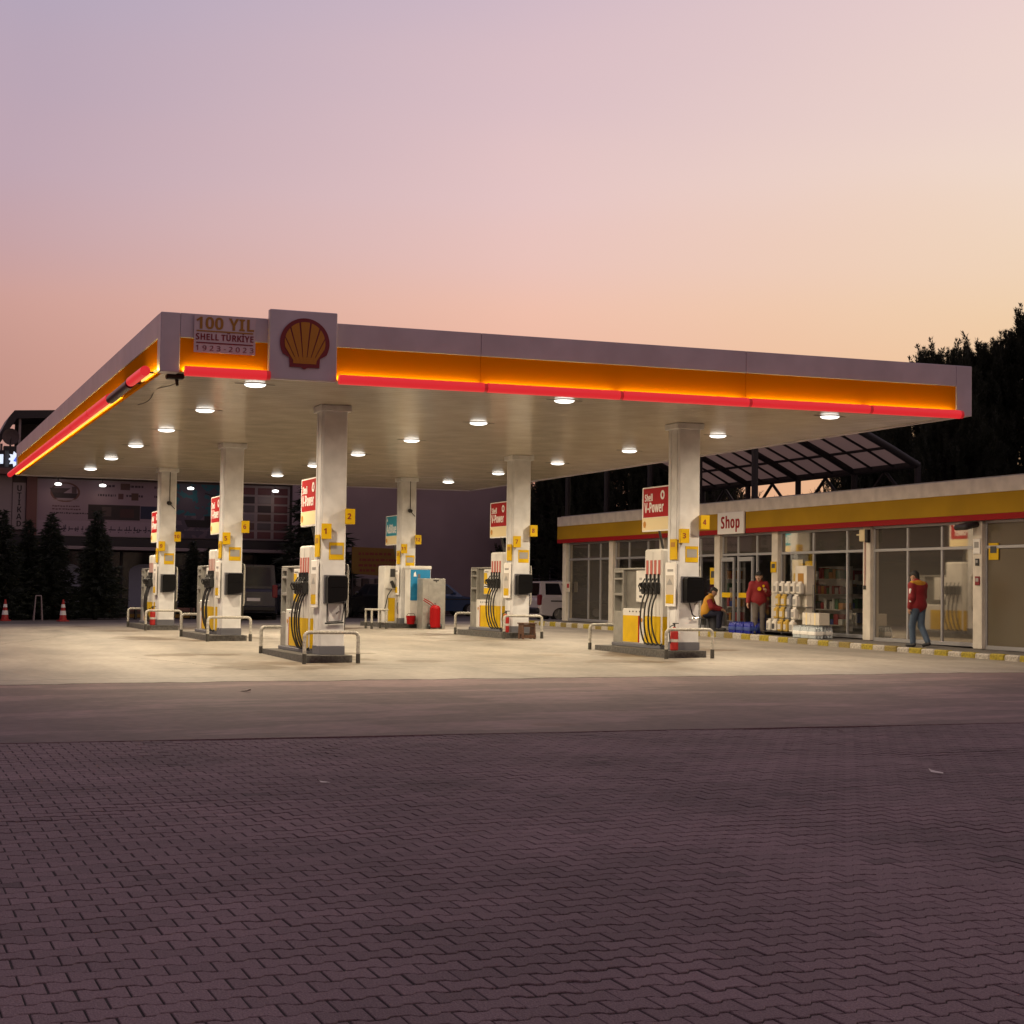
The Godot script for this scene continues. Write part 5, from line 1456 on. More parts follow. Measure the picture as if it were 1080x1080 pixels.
		part(c, "band", MB.new().lathe([Vector2(0.08, 0.52), Vector2(0.062, 0.64)], Vector3.ZERO, 16), M.print_white)
	var af = thing("folding_board", "thin pale folding board frame standing between the two traffic cones", "board", on(6.0, 68.2))
	for s in [-1, 1]:
		part(af, "leg", MB.new().cyl(Vector3(s * 0.16, 0.0, 0.1), Vector3(s * 0.1, 0.95, 0.0), 0.022, 0.022, 6), M.house_pale)
		part(af, "leg", MB.new().cyl(Vector3(s * 0.16, 0.0, -0.3), Vector3(s * 0.1, 0.95, 0.0), 0.022, 0.022, 6), M.house_pale)
	part(af, "crossbar", MB.new().cyl(Vector3(-0.1, 0.95, 0), Vector3(0.1, 0.95, 0), 0.022, 0.022, 6), M.house_pale)

# ------------------------------------------------------------------ vehicles
func loft(poly, wide, bevel):
	# side outline swept across the width with rounded shoulders
	var b = MB.new()
	var mid = Vector2.ZERO
	for q in poly: mid += q / poly.size()
	var layers = [[-wide / 2, bevel], [-wide / 2 + bevel * 0.4, bevel * 0.35], [-wide / 2 + bevel, 0.0], [wide / 2 - bevel, 0.0], [wide / 2 - bevel * 0.4, bevel * 0.35], [wide / 2, bevel]]
	var rings = []
	for l in layers:
		var ring = []
		for q in poly:
			var e = (q - mid)
			var p = mid + e * (1.0 - l[1] / maxf(e.length(), 0.3))
			ring.append(Vector3(p.x, p.y, l[0]))
		rings.append(ring)
	for i in rings.size() - 1:
		for k in poly.size():
			var k2 = (k + 1) % poly.size()
			var out = Vector3((poly[k].x + poly[k2].x) / 2 - mid.x, ((poly[k].y + poly[k2].y) / 2 - mid.y) * 3.0, 0)
			var ed = poly[k2] - poly[k]
			var nn = Vector3(ed.y, -ed.x, 0).normalized()
			if Geometry2D.is_polygon_clockwise(poly): nn = -nn
			b.quad(rings[i][k], rings[i][k2], rings[i + 1][k2], rings[i + 1][k], nn)
	var idx = Geometry2D.triangulate_polygon(poly)
	for s in [[0, Vector3(0, 0, -1)], [rings.size() - 1, Vector3(0, 0, 1)]]:
		for i in range(0, idx.size(), 3):
			b.flat(rings[s[0]][idx[i]], rings[s[0]][idx[i + 1]], rings[s[0]][idx[i + 2]], s[1])
	return b

func arch(p, cx, r, y0):
	# wheel arch along the sill, from right to left
	for k in 9:
		var a = PI * k / 8.0
		p.append(Vector2(cx + r * cos(a), y0 + r * 0.95 * sin(a)))

func glass_quad(b, c, inset, lift):
	# a pane inside the four corners c, pushed out a little
	var m = (c[0] + c[1] + c[2] + c[3]) / 4.0
	var n = (c[1] - c[0]).cross(c[3] - c[0]).normalized()
	var p = []
	for q in c: p.append(m + (q - m) * inset + n * lift)
	b.quad(p[0], p[1], p[2], p[3], n)

func car(called, label, at, turn, paint, s):
	# s: length, width, belt height, roof height, nose drop; x is forward
	var t = thing(called, label, s.cat, at, turn, "parked vehicles")
	var L = s.len
	var W = s.wid
	var r = s.wheel
	var f = L / 2
	var wx = [f - 0.85, -f + s.rear]
	var p = PackedVector2Array()
	p.append(Vector2(f, 0.3)); p.append(Vector2(f + 0.02, 0.55)); p.append(Vector2(f - 0.1, s.nose)); p.append(Vector2(s.cowl, s.belt))
	p.append(Vector2(-f + 0.12, s.belt + 0.04)); p.append(Vector2(-f, s.belt - 0.15)); p.append(Vector2(-f - 0.02, 0.55)); p.append(Vector2(-f + 0.05, 0.28))
	var sill = []
	var a1 = PackedVector2Array(); arch(a1, wx[1], r + 0.06, 0.22)
	for k in range(8, -1, -1): p.append(a1[k])
	var a2 = PackedVector2Array(); arch(a2, wx[0], r + 0.06, 0.22)
	for k in range(8, -1, -1): p.append(a2[k])
	part(t, "body", loft(p, W, 0.09), paint)
	# cabin
	var hw = W / 2 - 0.06
	var tw = W / 2 - s.tumble
	var b0 = [Vector3(s.cowl, s.belt - 0.02, hw), Vector3(-f + 0.06, s.belt - 0.02, hw), Vector3(-f + 0.06, s.belt - 0.02, -hw), Vector3(s.cowl, s.belt - 0.02, -hw)]
	var t0 = [Vector3(s.top0, s.roof, tw), Vector3(s.top1, s.roof, tw), Vector3(s.top1, s.roof, -tw), Vector3(s.top0, s.roof, -tw)]
	var cb = MB.new()
	cb.quad(b0[0], b0[1], t0[1], t0[0], Vector3(0, 0.2, 1)); cb.quad(b0[3], b0[2], t0[2], t0[3], Vector3(0, 0.2, -1))
	cb.quad(b0[0], b0[3], t0[3], t0[0], Vector3(1, 0.4, 0)); cb.quad(b0[1], b0[2], t0[2], t0[1], Vector3(-1, 0.2, 0))
	var mid0 = (t0[0] + t0[2]) / 2 + Vector3(0, 0.05, 0)
	for k in 4: cb.flat(t0[k], t0[(k + 1) % 4], mid0, Vector3.UP)
	part(t, "cabin", cb, paint)
	for sd in [0, 1]:
		var o = [b0[1], b0[0], t0[0], t0[1]] if sd == 0 else [b0[3], b0[2], t0[2], t0[3]]
		for q in [[0.07, 0.3], [0.34, 0.6], [0.64, 0.93]]:
			var lo = 0.16
			var hi = 0.88
			var pt = func(u, v): return o[0].lerp(o[1], u).lerp(o[3].lerp(o[2], u), v)
			var g = MB.new()
			glass_quad(g, [pt.call(q[0], lo), pt.call(q[1], lo), pt.call(q[1], hi), pt.call(q[0], hi)], 1.0, 0.006)
			part(t, "side_window", g, M.car_glass)
	var g1 = MB.new(); glass_quad(g1, [b0[0], b0[3], t0[3], t0[0]], 0.86, 0.008)
	part(t, "windscreen", g1, M.car_glass)
	var g2 = MB.new(); glass_quad(g2, [b0[2], b0[1], t0[1], t0[2]], 0.8, 0.008)
	part(t, "rear_window", g2, M.car_glass)
	for x in wx:
		for sd in [-1, 1]:
			var tyre = part(t, "wheel", MB.new().lathe([Vector2(r - 0.11, -0.1), Vector2(r - 0.02, -0.1), Vector2(r, -0.06), Vector2(r, 0.06), Vector2(r - 0.02, 0.1), Vector2(r - 0.11, 0.1)], Vector3.ZERO, 22, Basis.from_euler(Vector3(PI / 2, 0, 0))), M.rubber, Vector3(x, r, sd * (W / 2 - 0.12)))
			var rim = MB.new().cyl(Vector3(0, 0, -0.05), Vector3(0, 0, 0.05), r - 0.1, r - 0.1, 18)
			for k in 5:
				rim.box(Vector3(cos(k * TAU / 5), sin(k * TAU / 5), 0) * (r * 0.42) + Vector3(0, 0, sd * 0.06), Vector3(r * 0.75, 0.05, 0.03), 0.008, Basis.from_euler(Vector3(0, 0, k * TAU / 5)))
			part(tyre, "rim", rim, M.steel)
	for sd in [-1, 1]:
		part(t, "tail_light", MB.new().box(Vector3(-f + 0.04, s.belt - 0.12, sd * (W / 2 - 0.1)), Vector3(0.16, s.tail, 0.2), 0.03), M.deep_red)
		part(t, "headlight", MB.new().box(Vector3(f - 0.12, s.nose - 0.1, sd * (W / 2 - 0.2)), Vector3(0.2, 0.14, 0.3), 0.03), M.steel)
		part(t, "mirror", MB.new().box(Vector3(s.cowl - 0.45, s.belt + 0.1, sd * (W / 2 + 0.06)), Vector3(0.1, 0.14, 0.18), 0.03), paint)
	part(t, "rear_bumper", MB.new().box(Vector3(-f - 0.02, 0.45, 0), Vector3(0.14, 0.22, W * 0.94), 0.05), s.bumper)
	part(t, "number_plate", MB.new().box(Vector3(-f - 0.03, s.plate, 0), Vector3(0.02, 0.12, 0.52), 0.003), M.print_white)
	part(t, "side_moulding", MB.new().box(Vector3(-0.1, s.belt - 0.16, W / 2 + 0.004), Vector3(L * 0.72, 0.05, 0.012), 0.003), s.bumper)
	return t

func vehicles():
	mk("car_white", 0.68, 0.64, 0.64, 0.25); mk("car_navy", 0.012, 0.014, 0.026, 0.2); mk("car_black", 0.01, 0.01, 0.012, 0.2); mk("car_blue", 0.03, 0.07, 0.15, 0.22)
	for k in ["car_white", "car_navy", "car_black", "car_blue"]:
		M[k].clearcoat_enabled = true; M[k].clearcoat = 0.6; M[k].clearcoat_roughness = 0.08
	var mpv = {"cat": "car", "len": 4.1, "wid": 1.72, "wheel": 0.31, "rear": 0.82, "belt": 0.98, "roof": 1.58, "nose": 0.82, "cowl": 1.15, "top0": 0.5, "top1": -1.93, "tumble": 0.16, "tail": 0.42, "plate": 0.86, "bumper": M.dark}
	var sedan = {"cat": "car", "len": 4.4, "wid": 1.72, "wheel": 0.31, "rear": 0.9, "belt": 0.92, "roof": 1.42, "nose": 0.72, "cowl": 0.95, "top0": 0.3, "top1": -1.15, "tumble": 0.24, "tail": 0.18, "plate": 0.7, "bumper": M.dark}
	var van = {"cat": "van", "len": 4.9, "wid": 1.85, "wheel": 0.33, "rear": 0.95, "belt": 1.25, "roof": 2.15, "nose": 1.05, "cowl": 1.6, "top0": 1.1, "top1": -2.38, "tumble": 0.14, "tail": 0.5, "plate": 0.8, "bumper": M.dark}
	car("parked_car", "white compact people carrier parked beyond the shop's far end", on(26.4, 63.6, -0.03), 0.03, M.car_white, mpv)
	car("parked_car", "blue saloon car parked in front of the windowless building", on(23.6, 73.5, 0.0), 0.12, M.car_blue, sedan)
	car("parked_car", "black saloon car parked below the yellow banner", on(20.1, 70.0, 0.0), 1.9, M.car_black, sedan)
	car("parked_van", "dark blue van seen from behind between the two left columns", on(14.6, 69.5, 0.0), 1.35, M.car_navy, van)
	car("parked_car", "dark saloon car in the gloom left of the yellow banner", on(17.5, 73.0, 0.0), 0.3, M.car_navy, sedan)

# ------------------------------------------------------------------ people
func field_mesh(bones, cell, k, grow = 0.0):
	# smooth union of tapered capsules, meshed as surface nets
	var lo = Vector3.ONE * 1e9
	var hi = -lo
	for b in bones:
		var r = maxf(b[2], b[3]) + grow + 3.0 * cell + k
		for q in [b[0], b[1]]:
			lo = lo.min(q - Vector3.ONE * r); hi = hi.max(q + Vector3.ONE * r)
	var nx = int((hi.x - lo.x) / cell) + 2
	var ny = int((hi.y - lo.y) / cell) + 2
	var nz = int((hi.z - lo.z) / cell) + 2
	var f = PackedFloat32Array()
	f.resize(nx * ny * nz); f.fill(1.0)
	for b in bones:
		var a = b[0]
		var ab = b[1] - b[0]
		var l2 = maxf(ab.length_squared(), 1e-8)
		var ra = b[2] + grow
		var rb = b[3] + grow
		var sq = b[4] if b.size() > 4 else Vector3.ONE      # flattening of the section
		var pad = maxf(ra, rb) * 1.25 + k + 2.0 * cell
		var p0 = (b[0].min(b[1]) - Vector3.ONE * pad - lo) / cell
		var p1 = (b[0].max(b[1]) + Vector3.ONE * pad - lo) / cell
		for iz in range(maxi(0, int(p0.z)), mini(nz, int(p1.z) + 1)):
			for iy in range(maxi(0, int(p0.y)), mini(ny, int(p1.y) + 1)):
				for ix in range(maxi(0, int(p0.x)), mini(nx, int(p1.x) + 1)):
					var p = lo + Vector3(ix, iy, iz) * cell
					var h = clampf((p - a).dot(ab) / l2, 0.0, 1.0)
					var d = ((p - a - ab * h) * sq).length() - lerpf(ra, rb, h)
					var i = (iz * ny + iy) * nx + ix
					var o = f[i]
					var m = maxf(k - absf(o - d), 0.0) / k
					f[i] = minf(o, d) - m * m * k * 0.25
	var vid = {}
	var vs = PackedVector3Array()
	var off = [0, 1, nx, nx + 1, nx * ny, nx * ny + 1, nx * ny + nx, nx * ny + nx + 1]
	var cpos = [Vector3(0, 0, 0), Vector3(1, 0, 0), Vector3(0, 1, 0), Vector3(1, 1, 0), Vector3(0, 0, 1), Vector3(1, 0, 1), Vector3(0, 1, 1), Vector3(1, 1, 1)]
	var edges = [[0, 1], [2, 3], [4, 5], [6, 7], [0, 2], [1, 3], [4, 6], [5, 7], [0, 4], [1, 5], [2, 6], [3, 7]]
	for iz in nz - 1:
		for iy in ny - 1:
			for ix in nx - 1:
				var i = (iz * ny + iy) * nx + ix
				var inn = 0
				for q in off:
					if f[i + q] < 0.0: inn += 1
				if inn == 0 or inn == 8: continue
				var s = Vector3.ZERO
				var c = 0
				for e in edges:
					var a = f[i + off[e[0]]]
					var b = f[i + off[e[1]]]
					if (a < 0.0) != (b < 0.0):
						s += cpos[e[0]].lerp(cpos[e[1]], a / (a - b)); c += 1
				vid[i] = vs.size()
				vs.append(lo + (Vector3(ix, iy, iz) + s / c) * cell)
	var tris = PackedInt32Array()
	for i in vid:
		var a = f[i] < 0.0
		for q in [[1, nx, nx * ny], [nx, nx * ny, 1], [nx * ny, 1, nx]]:
			if i + q[0] >= f.size() or (f[i + q[0]] < 0.0) == a: continue
			var k1 = i - q[1]
			var k2 = i - q[2]
			var k3 = i - q[1] - q[2]
			if not (vid.has(k1) and vid.has(k2) and vid.has(k3)): continue
			tris.append_array([vid[i], vid[k1], vid[k3], vid[i], vid[k3], vid[k2]])
	# normals from the field
	var ns = PackedVector3Array(); ns.resize(vs.size())
	for j in vs.size():
		var g = (vs[j] - lo) / cell
		var i = (int(g.z) * ny + int(g.y)) * nx + int(g.x)
		var d = Vector3(f[i + 1] - f[i] + f[i + 1 + nx] - f[i + nx] + f[i + 1 + nx * ny] - f[i + nx * ny], f[i + nx] - f[i] + f[i + nx + 1] - f[i + 1] + f[i + nx + nx * ny] - f[i + nx * ny], f[i + nx * ny] - f[i] + f[i + nx * ny + 1] - f[i + 1] + f[i + nx * ny + nx] - f[i + nx])
		ns[j] = d.normalized()
	var b = MB.new()
	for j in range(0, tris.size(), 3):
		b.tri(vs[tris[j]], vs[tris[j + 1]], vs[tris[j + 2]], ns[tris[j]], ns[tris[j + 1]], ns[tris[j + 2]])
	return b

func hand_bones(wr, elbow, side, palm_to):
	# palm, four fingers slightly curled, thumb leaving the palm's side
	var fw = (wr - elbow).normalized()
	var ac = palm_to - fw * palm_to.dot(fw)
	ac = ac.normalized()                                   # direction the palm faces
	var sd = fw.cross(ac).normalized() * side              # towards the thumb
	var o = []
	var pc = wr + fw * 0.05
	o.append([wr - fw * 0.05, pc + fw * 0.03, 0.026, 0.03])
	o.append([pc - sd * 0.022, pc + fw * 0.04 - sd * 0.026, 0.017, 0.014]); o.append([pc + sd * 0.02, pc + fw * 0.04 + sd * 0.026, 0.018, 0.015])
	var ln = [0.068, 0.078, 0.072, 0.056]
	for i in 4:
		var b0 = pc + fw * 0.042 + sd * (0.03 - 0.02 * i)
		var j1 = b0 + fw * ln[i] * 0.5 + ac * 0.012
		var j2 = j1 + (fw * 0.8 + ac * 0.6).normalized() * ln[i] * 0.32
		var j3 = j2 + (fw * 0.5 + ac * 0.85).normalized() * ln[i] * 0.25
		o.append([b0, j1, 0.0092, 0.0085]); o.append([j1, j2, 0.0085, 0.008]); o.append([j2, j3, 0.008, 0.0072])
	var t0 = wr + fw * 0.03 + sd * 0.03
	var t1 = t0 + (fw * 0.7 + sd * 0.6 + ac * 0.4).normalized() * 0.035
	o.append([t0 - sd * 0.015, t0, 0.014, 0.012]); o.append([t0, t1, 0.012, 0.01]); o.append([t1, t1 + (fw * 0.9 + ac * 0.5).normalized() * 0.028, 0.01, 0.008])
	return o

func merge(a, b):
	a.v.append_array(b.v); a.n.append_array(b.n); a.uv.append_array(b.uv); a.c.append_array(b.c)

func person(label, at, turn, j, look, s):
	# j: joints in a frame where the person faces +z; look: yaw and pitch of the head
	var t = thing("person", label, "person", at, turn)
	var hb = Basis.from_euler(Vector3(look.y, look.x, 0))
	var hc = j.head
	var torso = [[j.pelvis, j.waist, 0.13, 0.125, Vector3(0.86, 1, 1.12)], [j.waist, j.chest, 0.125, 0.145, Vector3(0.82, 1, 1.15)], [j.chest, j.neck, 0.13, 0.07, Vector3(0.9, 1, 1.1)], [j.sl, j.chest, 0.07, 0.1], [j.sr, j.chest, 0.07, 0.1], [j.hl, j.pelvis, 0.1, 0.11], [j.hr, j.pelvis, 0.1, 0.11]]
	var arms = [[j.sl, j.el, 0.056, 0.044], [j.el, j.wl, 0.044, 0.03], [j.sr, j.er, 0.056, 0.044], [j.er, j.wr, 0.044, 0.03]]
	var legs = [[j.hl, j.kl, 0.09, 0.06], [j.kl, j.al, 0.058, 0.042], [j.hr, j.kr, 0.09, 0.06], [j.kr, j.ar, 0.058, 0.042]]
	var feet = [[j.al + Vector3(0, -0.03, -0.03), j.tl, 0.042, 0.032], [j.ar + Vector3(0, -0.03, -0.03), j.tr, 0.042, 0.032]]
	var body = field_mesh(torso + arms + legs + feet + [[j.neck, hc + Vector3(0, -0.06, 0), 0.058, 0.055]], 0.022, 0.05)
	# head with brow, nose, lips, chin and ears
	var h = []
	for q in [[Vector3(0, 0.035, -0.015), Vector3(0, 0.03, 0.012), 0.088, 0.084], [Vector3(0, -0.03, 0.03), Vector3(0, -0.085, 0.058), 0.062, 0.034], [Vector3(0, -0.1, 0.06), Vector3(0, -0.095, 0.068), 0.022, 0.02], [Vector3(-0.045, -0.02, 0.04), Vector3(-0.03, -0.06, 0.05), 0.035, 0.028], [Vector3(0.045, -0.02, 0.04), Vector3(0.03, -0.06, 0.05), 0.035, 0.028],
			[Vector3(0, 0.012, 0.09), Vector3(0, -0.03, 0.116), 0.011, 0.0145], [Vector3(-0.012, -0.034, 0.1), Vector3(0.012, -0.034, 0.1), 0.011, 0.011], [Vector3(-0.022, -0.062, 0.088), Vector3(0.022, -0.062, 0.088), 0.009, 0.009], [Vector3(-0.04, 0.028, 0.082), Vector3(0.04, 0.028, 0.082), 0.014, 0.014],
			[Vector3(-0.086, 0.015, 0.0), Vector3(-0.09, -0.028, 0.004), 0.014, 0.01], [Vector3(0.086, 0.015, 0.0), Vector3(0.09, -0.028, 0.004), 0.014, 0.01]]:
		h.append([hc + hb * q[0], hc + hb * q[1], q[2], q[3]])
	merge(body, field_mesh(h, 0.009, 0.014))
	for sd in [[j.wl, j.el, 1.0, j.pl], [j.wr, j.er, -1.0, j.pr]]:
		merge(body, field_mesh(hand_bones(sd[0], sd[1], sd[2], sd[3]), 0.006, 0.008))
	part(t, "body", body, s.skin)
	for sd in [-1, 1]: 
		part(t, "eye", MB.new().lathe([Vector2(0.0, -0.011), Vector2(0.009, -0.005), Vector2(0.011, 0.0), Vector2(0.009, 0.005), Vector2(0.0, 0.011)], hc + hb * Vector3(sd * 0.032, 0.008, 0.083), 8), M.print_white)
		part(t, "eyebrow", MB.new().box(hc + hb * Vector3(sd * 0.034, 0.032, 0.095), Vector3(0.034, 0.008, 0.008), 0.002, hb), s.hair)
	part(t, "hair", field_mesh([[hc + hb * Vector3(0, 0.055, -0.03), hc + hb * Vector3(0, 0.058, 0.01), 0.092, 0.084], [hc + hb * Vector3(0, 0.0, -0.05), hc + hb * Vector3(0, -0.05, -0.05), 0.07, 0.05], [hc + hb * Vector3(-0.05, 0.085, 0.06), hc + hb * Vector3(0.05, 0.09, 0.06), 0.03, 0.03]], 0.012, 0.02), s.hair)
	# clothes follow the same bones
	var cut = func(a, b, q): return a.lerp(b, q)
	var jk = torso.slice(0, 5) + [[j.hl + Vector3(0, 0.06, 0), j.hr + Vector3(0, 0.06, 0), 0.115, 0.115], [j.pelvis + Vector3(0, 0.04, 0), j.waist, 0.13, 0.135, Vector3(0.86, 1, 1.08)], [j.sl, j.el, 0.066, 0.056], [j.el, j.wl.lerp(j.el, 0.08), 0.056, 0.042], [j.sr, j.er, 0.066, 0.056], [j.er, j.wr.lerp(j.er, 0.08), 0.056, 0.042]]
	var jacket = part(t, "jacket", field_mesh(jk, 0.022, 0.045, 0.02), s.jacket)
	part(jacket, "collar", field_mesh([[j.neck + Vector3(-0.05, -0.01, -0.01), j.neck + Vector3(0.05, -0.01, -0.01), 0.055, 0.055], [j.neck + Vector3(-0.03, 0.0, 0.04), j.neck + Vector3(0.03, 0.0, 0.04), 0.04, 0.04]], 0.014, 0.03), s.collar)
	if s.has("sleeves"):
		for q in [[j.sl, j.el, j.wl], [j.sr, j.er, j.wr]]:
			part(jacket, "sleeve", field_mesh([[q[0].lerp(q[1], 0.12), q[1], 0.068, 0.059], [q[1], q[2].lerp(q[1], 0.1), 0.059, 0.046]], 0.022, 0.03, 0.024), s.sleeves)
	if s.yoke != null:
		part(jacket, "yoke", field_mesh([[j.sl + Vector3(0.0, 0.03, -0.01), j.neck + Vector3(-0.02, -0.05, -0.05), 0.058, 0.072], [j.sr + Vector3(0.05, 0.035, -0.02), j.neck + Vector3(0.02, -0.05, -0.05), 0.05, 0.07]], 0.016, 0.03, 0.02), s.yoke)
	if s.emblem:
		part(jacket, "emblem", MB.new().prism(shell_outline(0.055, 12), Transform3D(Basis.IDENTITY, j.chest + Vector3(-0.03, -0.02, 0.165)), 0.006), M.yellow)
		part(jacket, "emblem", MB.new().prism(shell_outline(0.035, 12), Transform3D(Basis.IDENTITY, j.chest + Vector3(0.09, 0.06, 0.15)), 0.006), M.yellow)
	if s.sleeve:
		var md = j.sl.lerp(j.el, 0.55)
		part(jacket, "sleeve_print", field_mesh([[md + Vector3(0.052, 0.06, -0.01), j.el + Vector3(0.04, -0.08, 0.0), 0.016, 0.016]], 0.01, 0.02, 0.014), M.print_white)
	part(t, "trousers", field_mesh([[j.hl, j.pelvis, 0.108, 0.12], [j.hr, j.pelvis, 0.108, 0.12], [j.pelvis, j.waist.lerp(j.pelvis, 0.5), 0.125, 0.12], [j.hl, j.kl, 0.096, 0.07], [j.kl, j.al + Vector3(0, 0.02, 0), 0.07, 0.062], [j.hr, j.kr, 0.096, 0.07], [j.kr, j.ar + Vector3(0, 0.02, 0), 0.07, 0.062]], 0.02, 0.03, 0.006), s.trousers)
	for q in [[j.al, j.tl], [j.ar, j.tr]]:
		part(t, "shoe", field_mesh([[q[0] + Vector3(0, -0.035, -0.035), q[1], 0.045, 0.036], [q[0] + Vector3(0, 0.0, 0.0), q[0] + Vector3(0, -0.04, 0.0), 0.045, 0.045]], 0.013, 0.02, 0.004), s.shoes)
	return t

func people():
	mk("skin", 0.42, 0.25, 0.17, 0.5); M.skin.subsurf_scatter_enabled = true; M.skin.subsurf_scatter_strength = 0.1
	mk("hair_dark", 0.012, 0.01, 0.009, 0.7); mk("jacket_red", 0.2, 0.006, 0.01, 0.75); mk("jacket_yellow", 0.5, 0.24, 0.015, 0.75); mk("jeans", 0.06, 0.09, 0.14, 0.9); mk("trouser_grey", 0.12, 0.1, 0.09, 0.9); mk("trouser_navy", 0.012, 0.014, 0.035, 0.9); mk("shoe_dark", 0.03, 0.03, 0.035, 0.6)
	for k in ["jacket_red", "jacket_yellow", "jeans", "trouser_grey", "trouser_navy"]:
		M[k].rim_enabled = true; M[k].rim = 0.2
		relief(M[k], M.bumps, 0.3)
	# man standing by the door, hands low, looking to the side
	person("person in a red jacket with a yellow emblem standing by the shop door", on(22.62, 41.75, 0.128), -0.25, {
		"pelvis": Vector3(0, 0.88, 0), "waist": Vector3(0, 1.02, 0.0), "chest": Vector3(0, 1.24, 0.01), "neck": Vector3(0, 1.42, 0.02), "head": Vector3(-0.01, 1.545, 0.05),
		"sl": Vector3(0.18, 1.34, 0.0), "sr": Vector3(-0.18, 1.34, 0.0), "el": Vector3(0.27, 1.09, 0.02), "er": Vector3(-0.26, 1.08, -0.02), "wl": Vector3(0.16, 1.17, 0.2), "wr": Vector3(-0.31, 0.85, 0.05),
		"hl": Vector3(0.09, 0.86, 0), "hr": Vector3(-0.09, 0.86, 0), "kl": Vector3(0.1, 0.46, 0.02), "kr": Vector3(-0.1, 0.46, 0.03), "al": Vector3(0.11, 0.085, -0.01), "ar": Vector3(-0.11, 0.085, 0.0), "tl": Vector3(0.15, 0.04, 0.14), "tr": Vector3(-0.14, 0.04, 0.15),
		"pl": Vector3(-1, 0, 0), "pr": Vector3(1, 0, 0)}, Vector2(-0.5, 0.25), {"skin": M.skin, "hair": M.hair_dark, "jacket": M.jacket_red, "collar": M.jacket_red, "yoke": null, "emblem": true, "sleeve": false, "trousers": M.trouser_grey, "shoes": M.shoe_dark})
	# man walking away along the walkway, head bowed
	person("person in a red jacket with yellow shoulders and jeans walking along the walkway", on(22.55, 34.0, 0.128), PI + 0.22, {
		"pelvis": Vector3(0, 0.93, 0), "waist": Vector3(0, 1.07, 0.01), "chest": Vector3(0, 1.31, 0.02), "neck": Vector3(0, 1.49, 0.05), "head": Vector3(0.0, 1.605, 0.11),
		"sl": Vector3(0.19, 1.41, 0.02), "sr": Vector3(-0.19, 1.41, 0.02), "el": Vector3(0.25, 1.13, -0.03), "er": Vector3(-0.24, 1.14, 0.08), "wl": Vector3(0.23, 0.9, 0.05), "wr": Vector3(-0.16, 1.0, 0.22),
		"hl": Vector3(0.09, 0.9, 0), "hr": Vector3(-0.09, 0.9, 0), "kl": Vector3(0.08, 0.48, 0.12), "kr": Vector3(-0.07, 0.48, -0.02), "al": Vector3(0.07, 0.09, 0.1), "ar": Vector3(-0.09, 0.12, -0.2), "tl": Vector3(0.09, 0.04, 0.26), "tr": Vector3(-0.11, 0.045, -0.06),
		"pl": Vector3(-1, 0, 0), "pr": Vector3(1, 0, 0)}, Vector2(0.25, 0.5), {"skin": M.skin, "hair": M.hair_dark, "jacket": M.jacket_red, "collar": M.jacket_yellow, "yoke": M.jacket_yellow, "emblem": false, "sleeve": true, "trousers": M.jeans, "shoes": M.shoe_dark})
	# someone sitting on a low stool behind the front right column
	var lowx = on(22.72, 45.05, 0.128)
	person("person in a yellow and red jacket sitting low beside the front right column", lowx, 0.95, {
		"pelvis": Vector3(0, 0.5, -0.05), "waist": Vector3(0, 0.62, -0.03), "chest": Vector3(0, 0.84, 0.05), "neck": Vector3(0, 1.0, 0.12), "head": Vector3(0.0, 1.11, 0.19),
		"sl": Vector3(0.18, 0.93, 0.08), "sr": Vector3(-0.18, 0.93, 0.08), "el": Vector3(0.25, 0.68, 0.18), "er": Vector3(-0.24, 0.68, 0.18), "wl": Vector3(0.14, 0.62, 0.4), "wr": Vector3(-0.14, 0.62, 0.4),
		"hl": Vector3(0.09, 0.48, -0.02), "hr": Vector3(-0.09, 0.48, -0.02), "kl": Vector3(0.14, 0.5, 0.38), "kr": Vector3(-0.14, 0.5, 0.38), "al": Vector3(0.13, 0.085, 0.34), "ar": Vector3(-0.13, 0.085, 0.36), "tl": Vector3(0.15, 0.04, 0.5), "tr": Vector3(-0.15, 0.04, 0.52),
		"pl": Vector3(0, -1, 0), "pr": Vector3(0, -1, 0)}, Vector2(0.0, 0.45), {"skin": M.skin, "hair": M.hair_dark, "jacket": M.jacket_yellow, "collar": M.jacket_yellow, "yoke": null, "sleeves": M.jacket_red, "emblem": false, "sleeve": false, "trousers": M.trouser_navy, "shoes": M.shoe_dark})
	var st = thing("low_stool", "low dark stool under the sitting person by the shop", "stool", lowx + Vector3(-0.04, 0, -0.03), 0.95)
	part(st, "seat", MB.new().lathe([Vector2(0.0, 0.37), Vector2(0.16, 0.36), Vector2(0.165, 0.34), Vector2(0.14, 0.33), Vector2(0.0, 0.33)], Vector3.ZERO, 18), M.dark)
	for k in 4: part(st, "leg", MB.new().cyl(Vector3(cos(k * PI / 2) * 0.15, 0.0, sin(k * PI / 2) * 0.15), Vector3(cos(k * PI / 2) * 0.1, 0.335, sin(k * PI / 2) * 0.1), 0.014, 0.014, 6), M.dark)

# ------------------------------------------------------------------ trees
func blade(b, p, dir, l, wd, r):
	var s = dir.cross(Vector3(r.randf_range(-1, 1), r.randf_range(-1, 1), r.randf_range(-1, 1))).normalized() * wd
	var n = dir.cross(s).normalized()
	b.tri(p - s, p + s, p + dir * l, n, n, n)

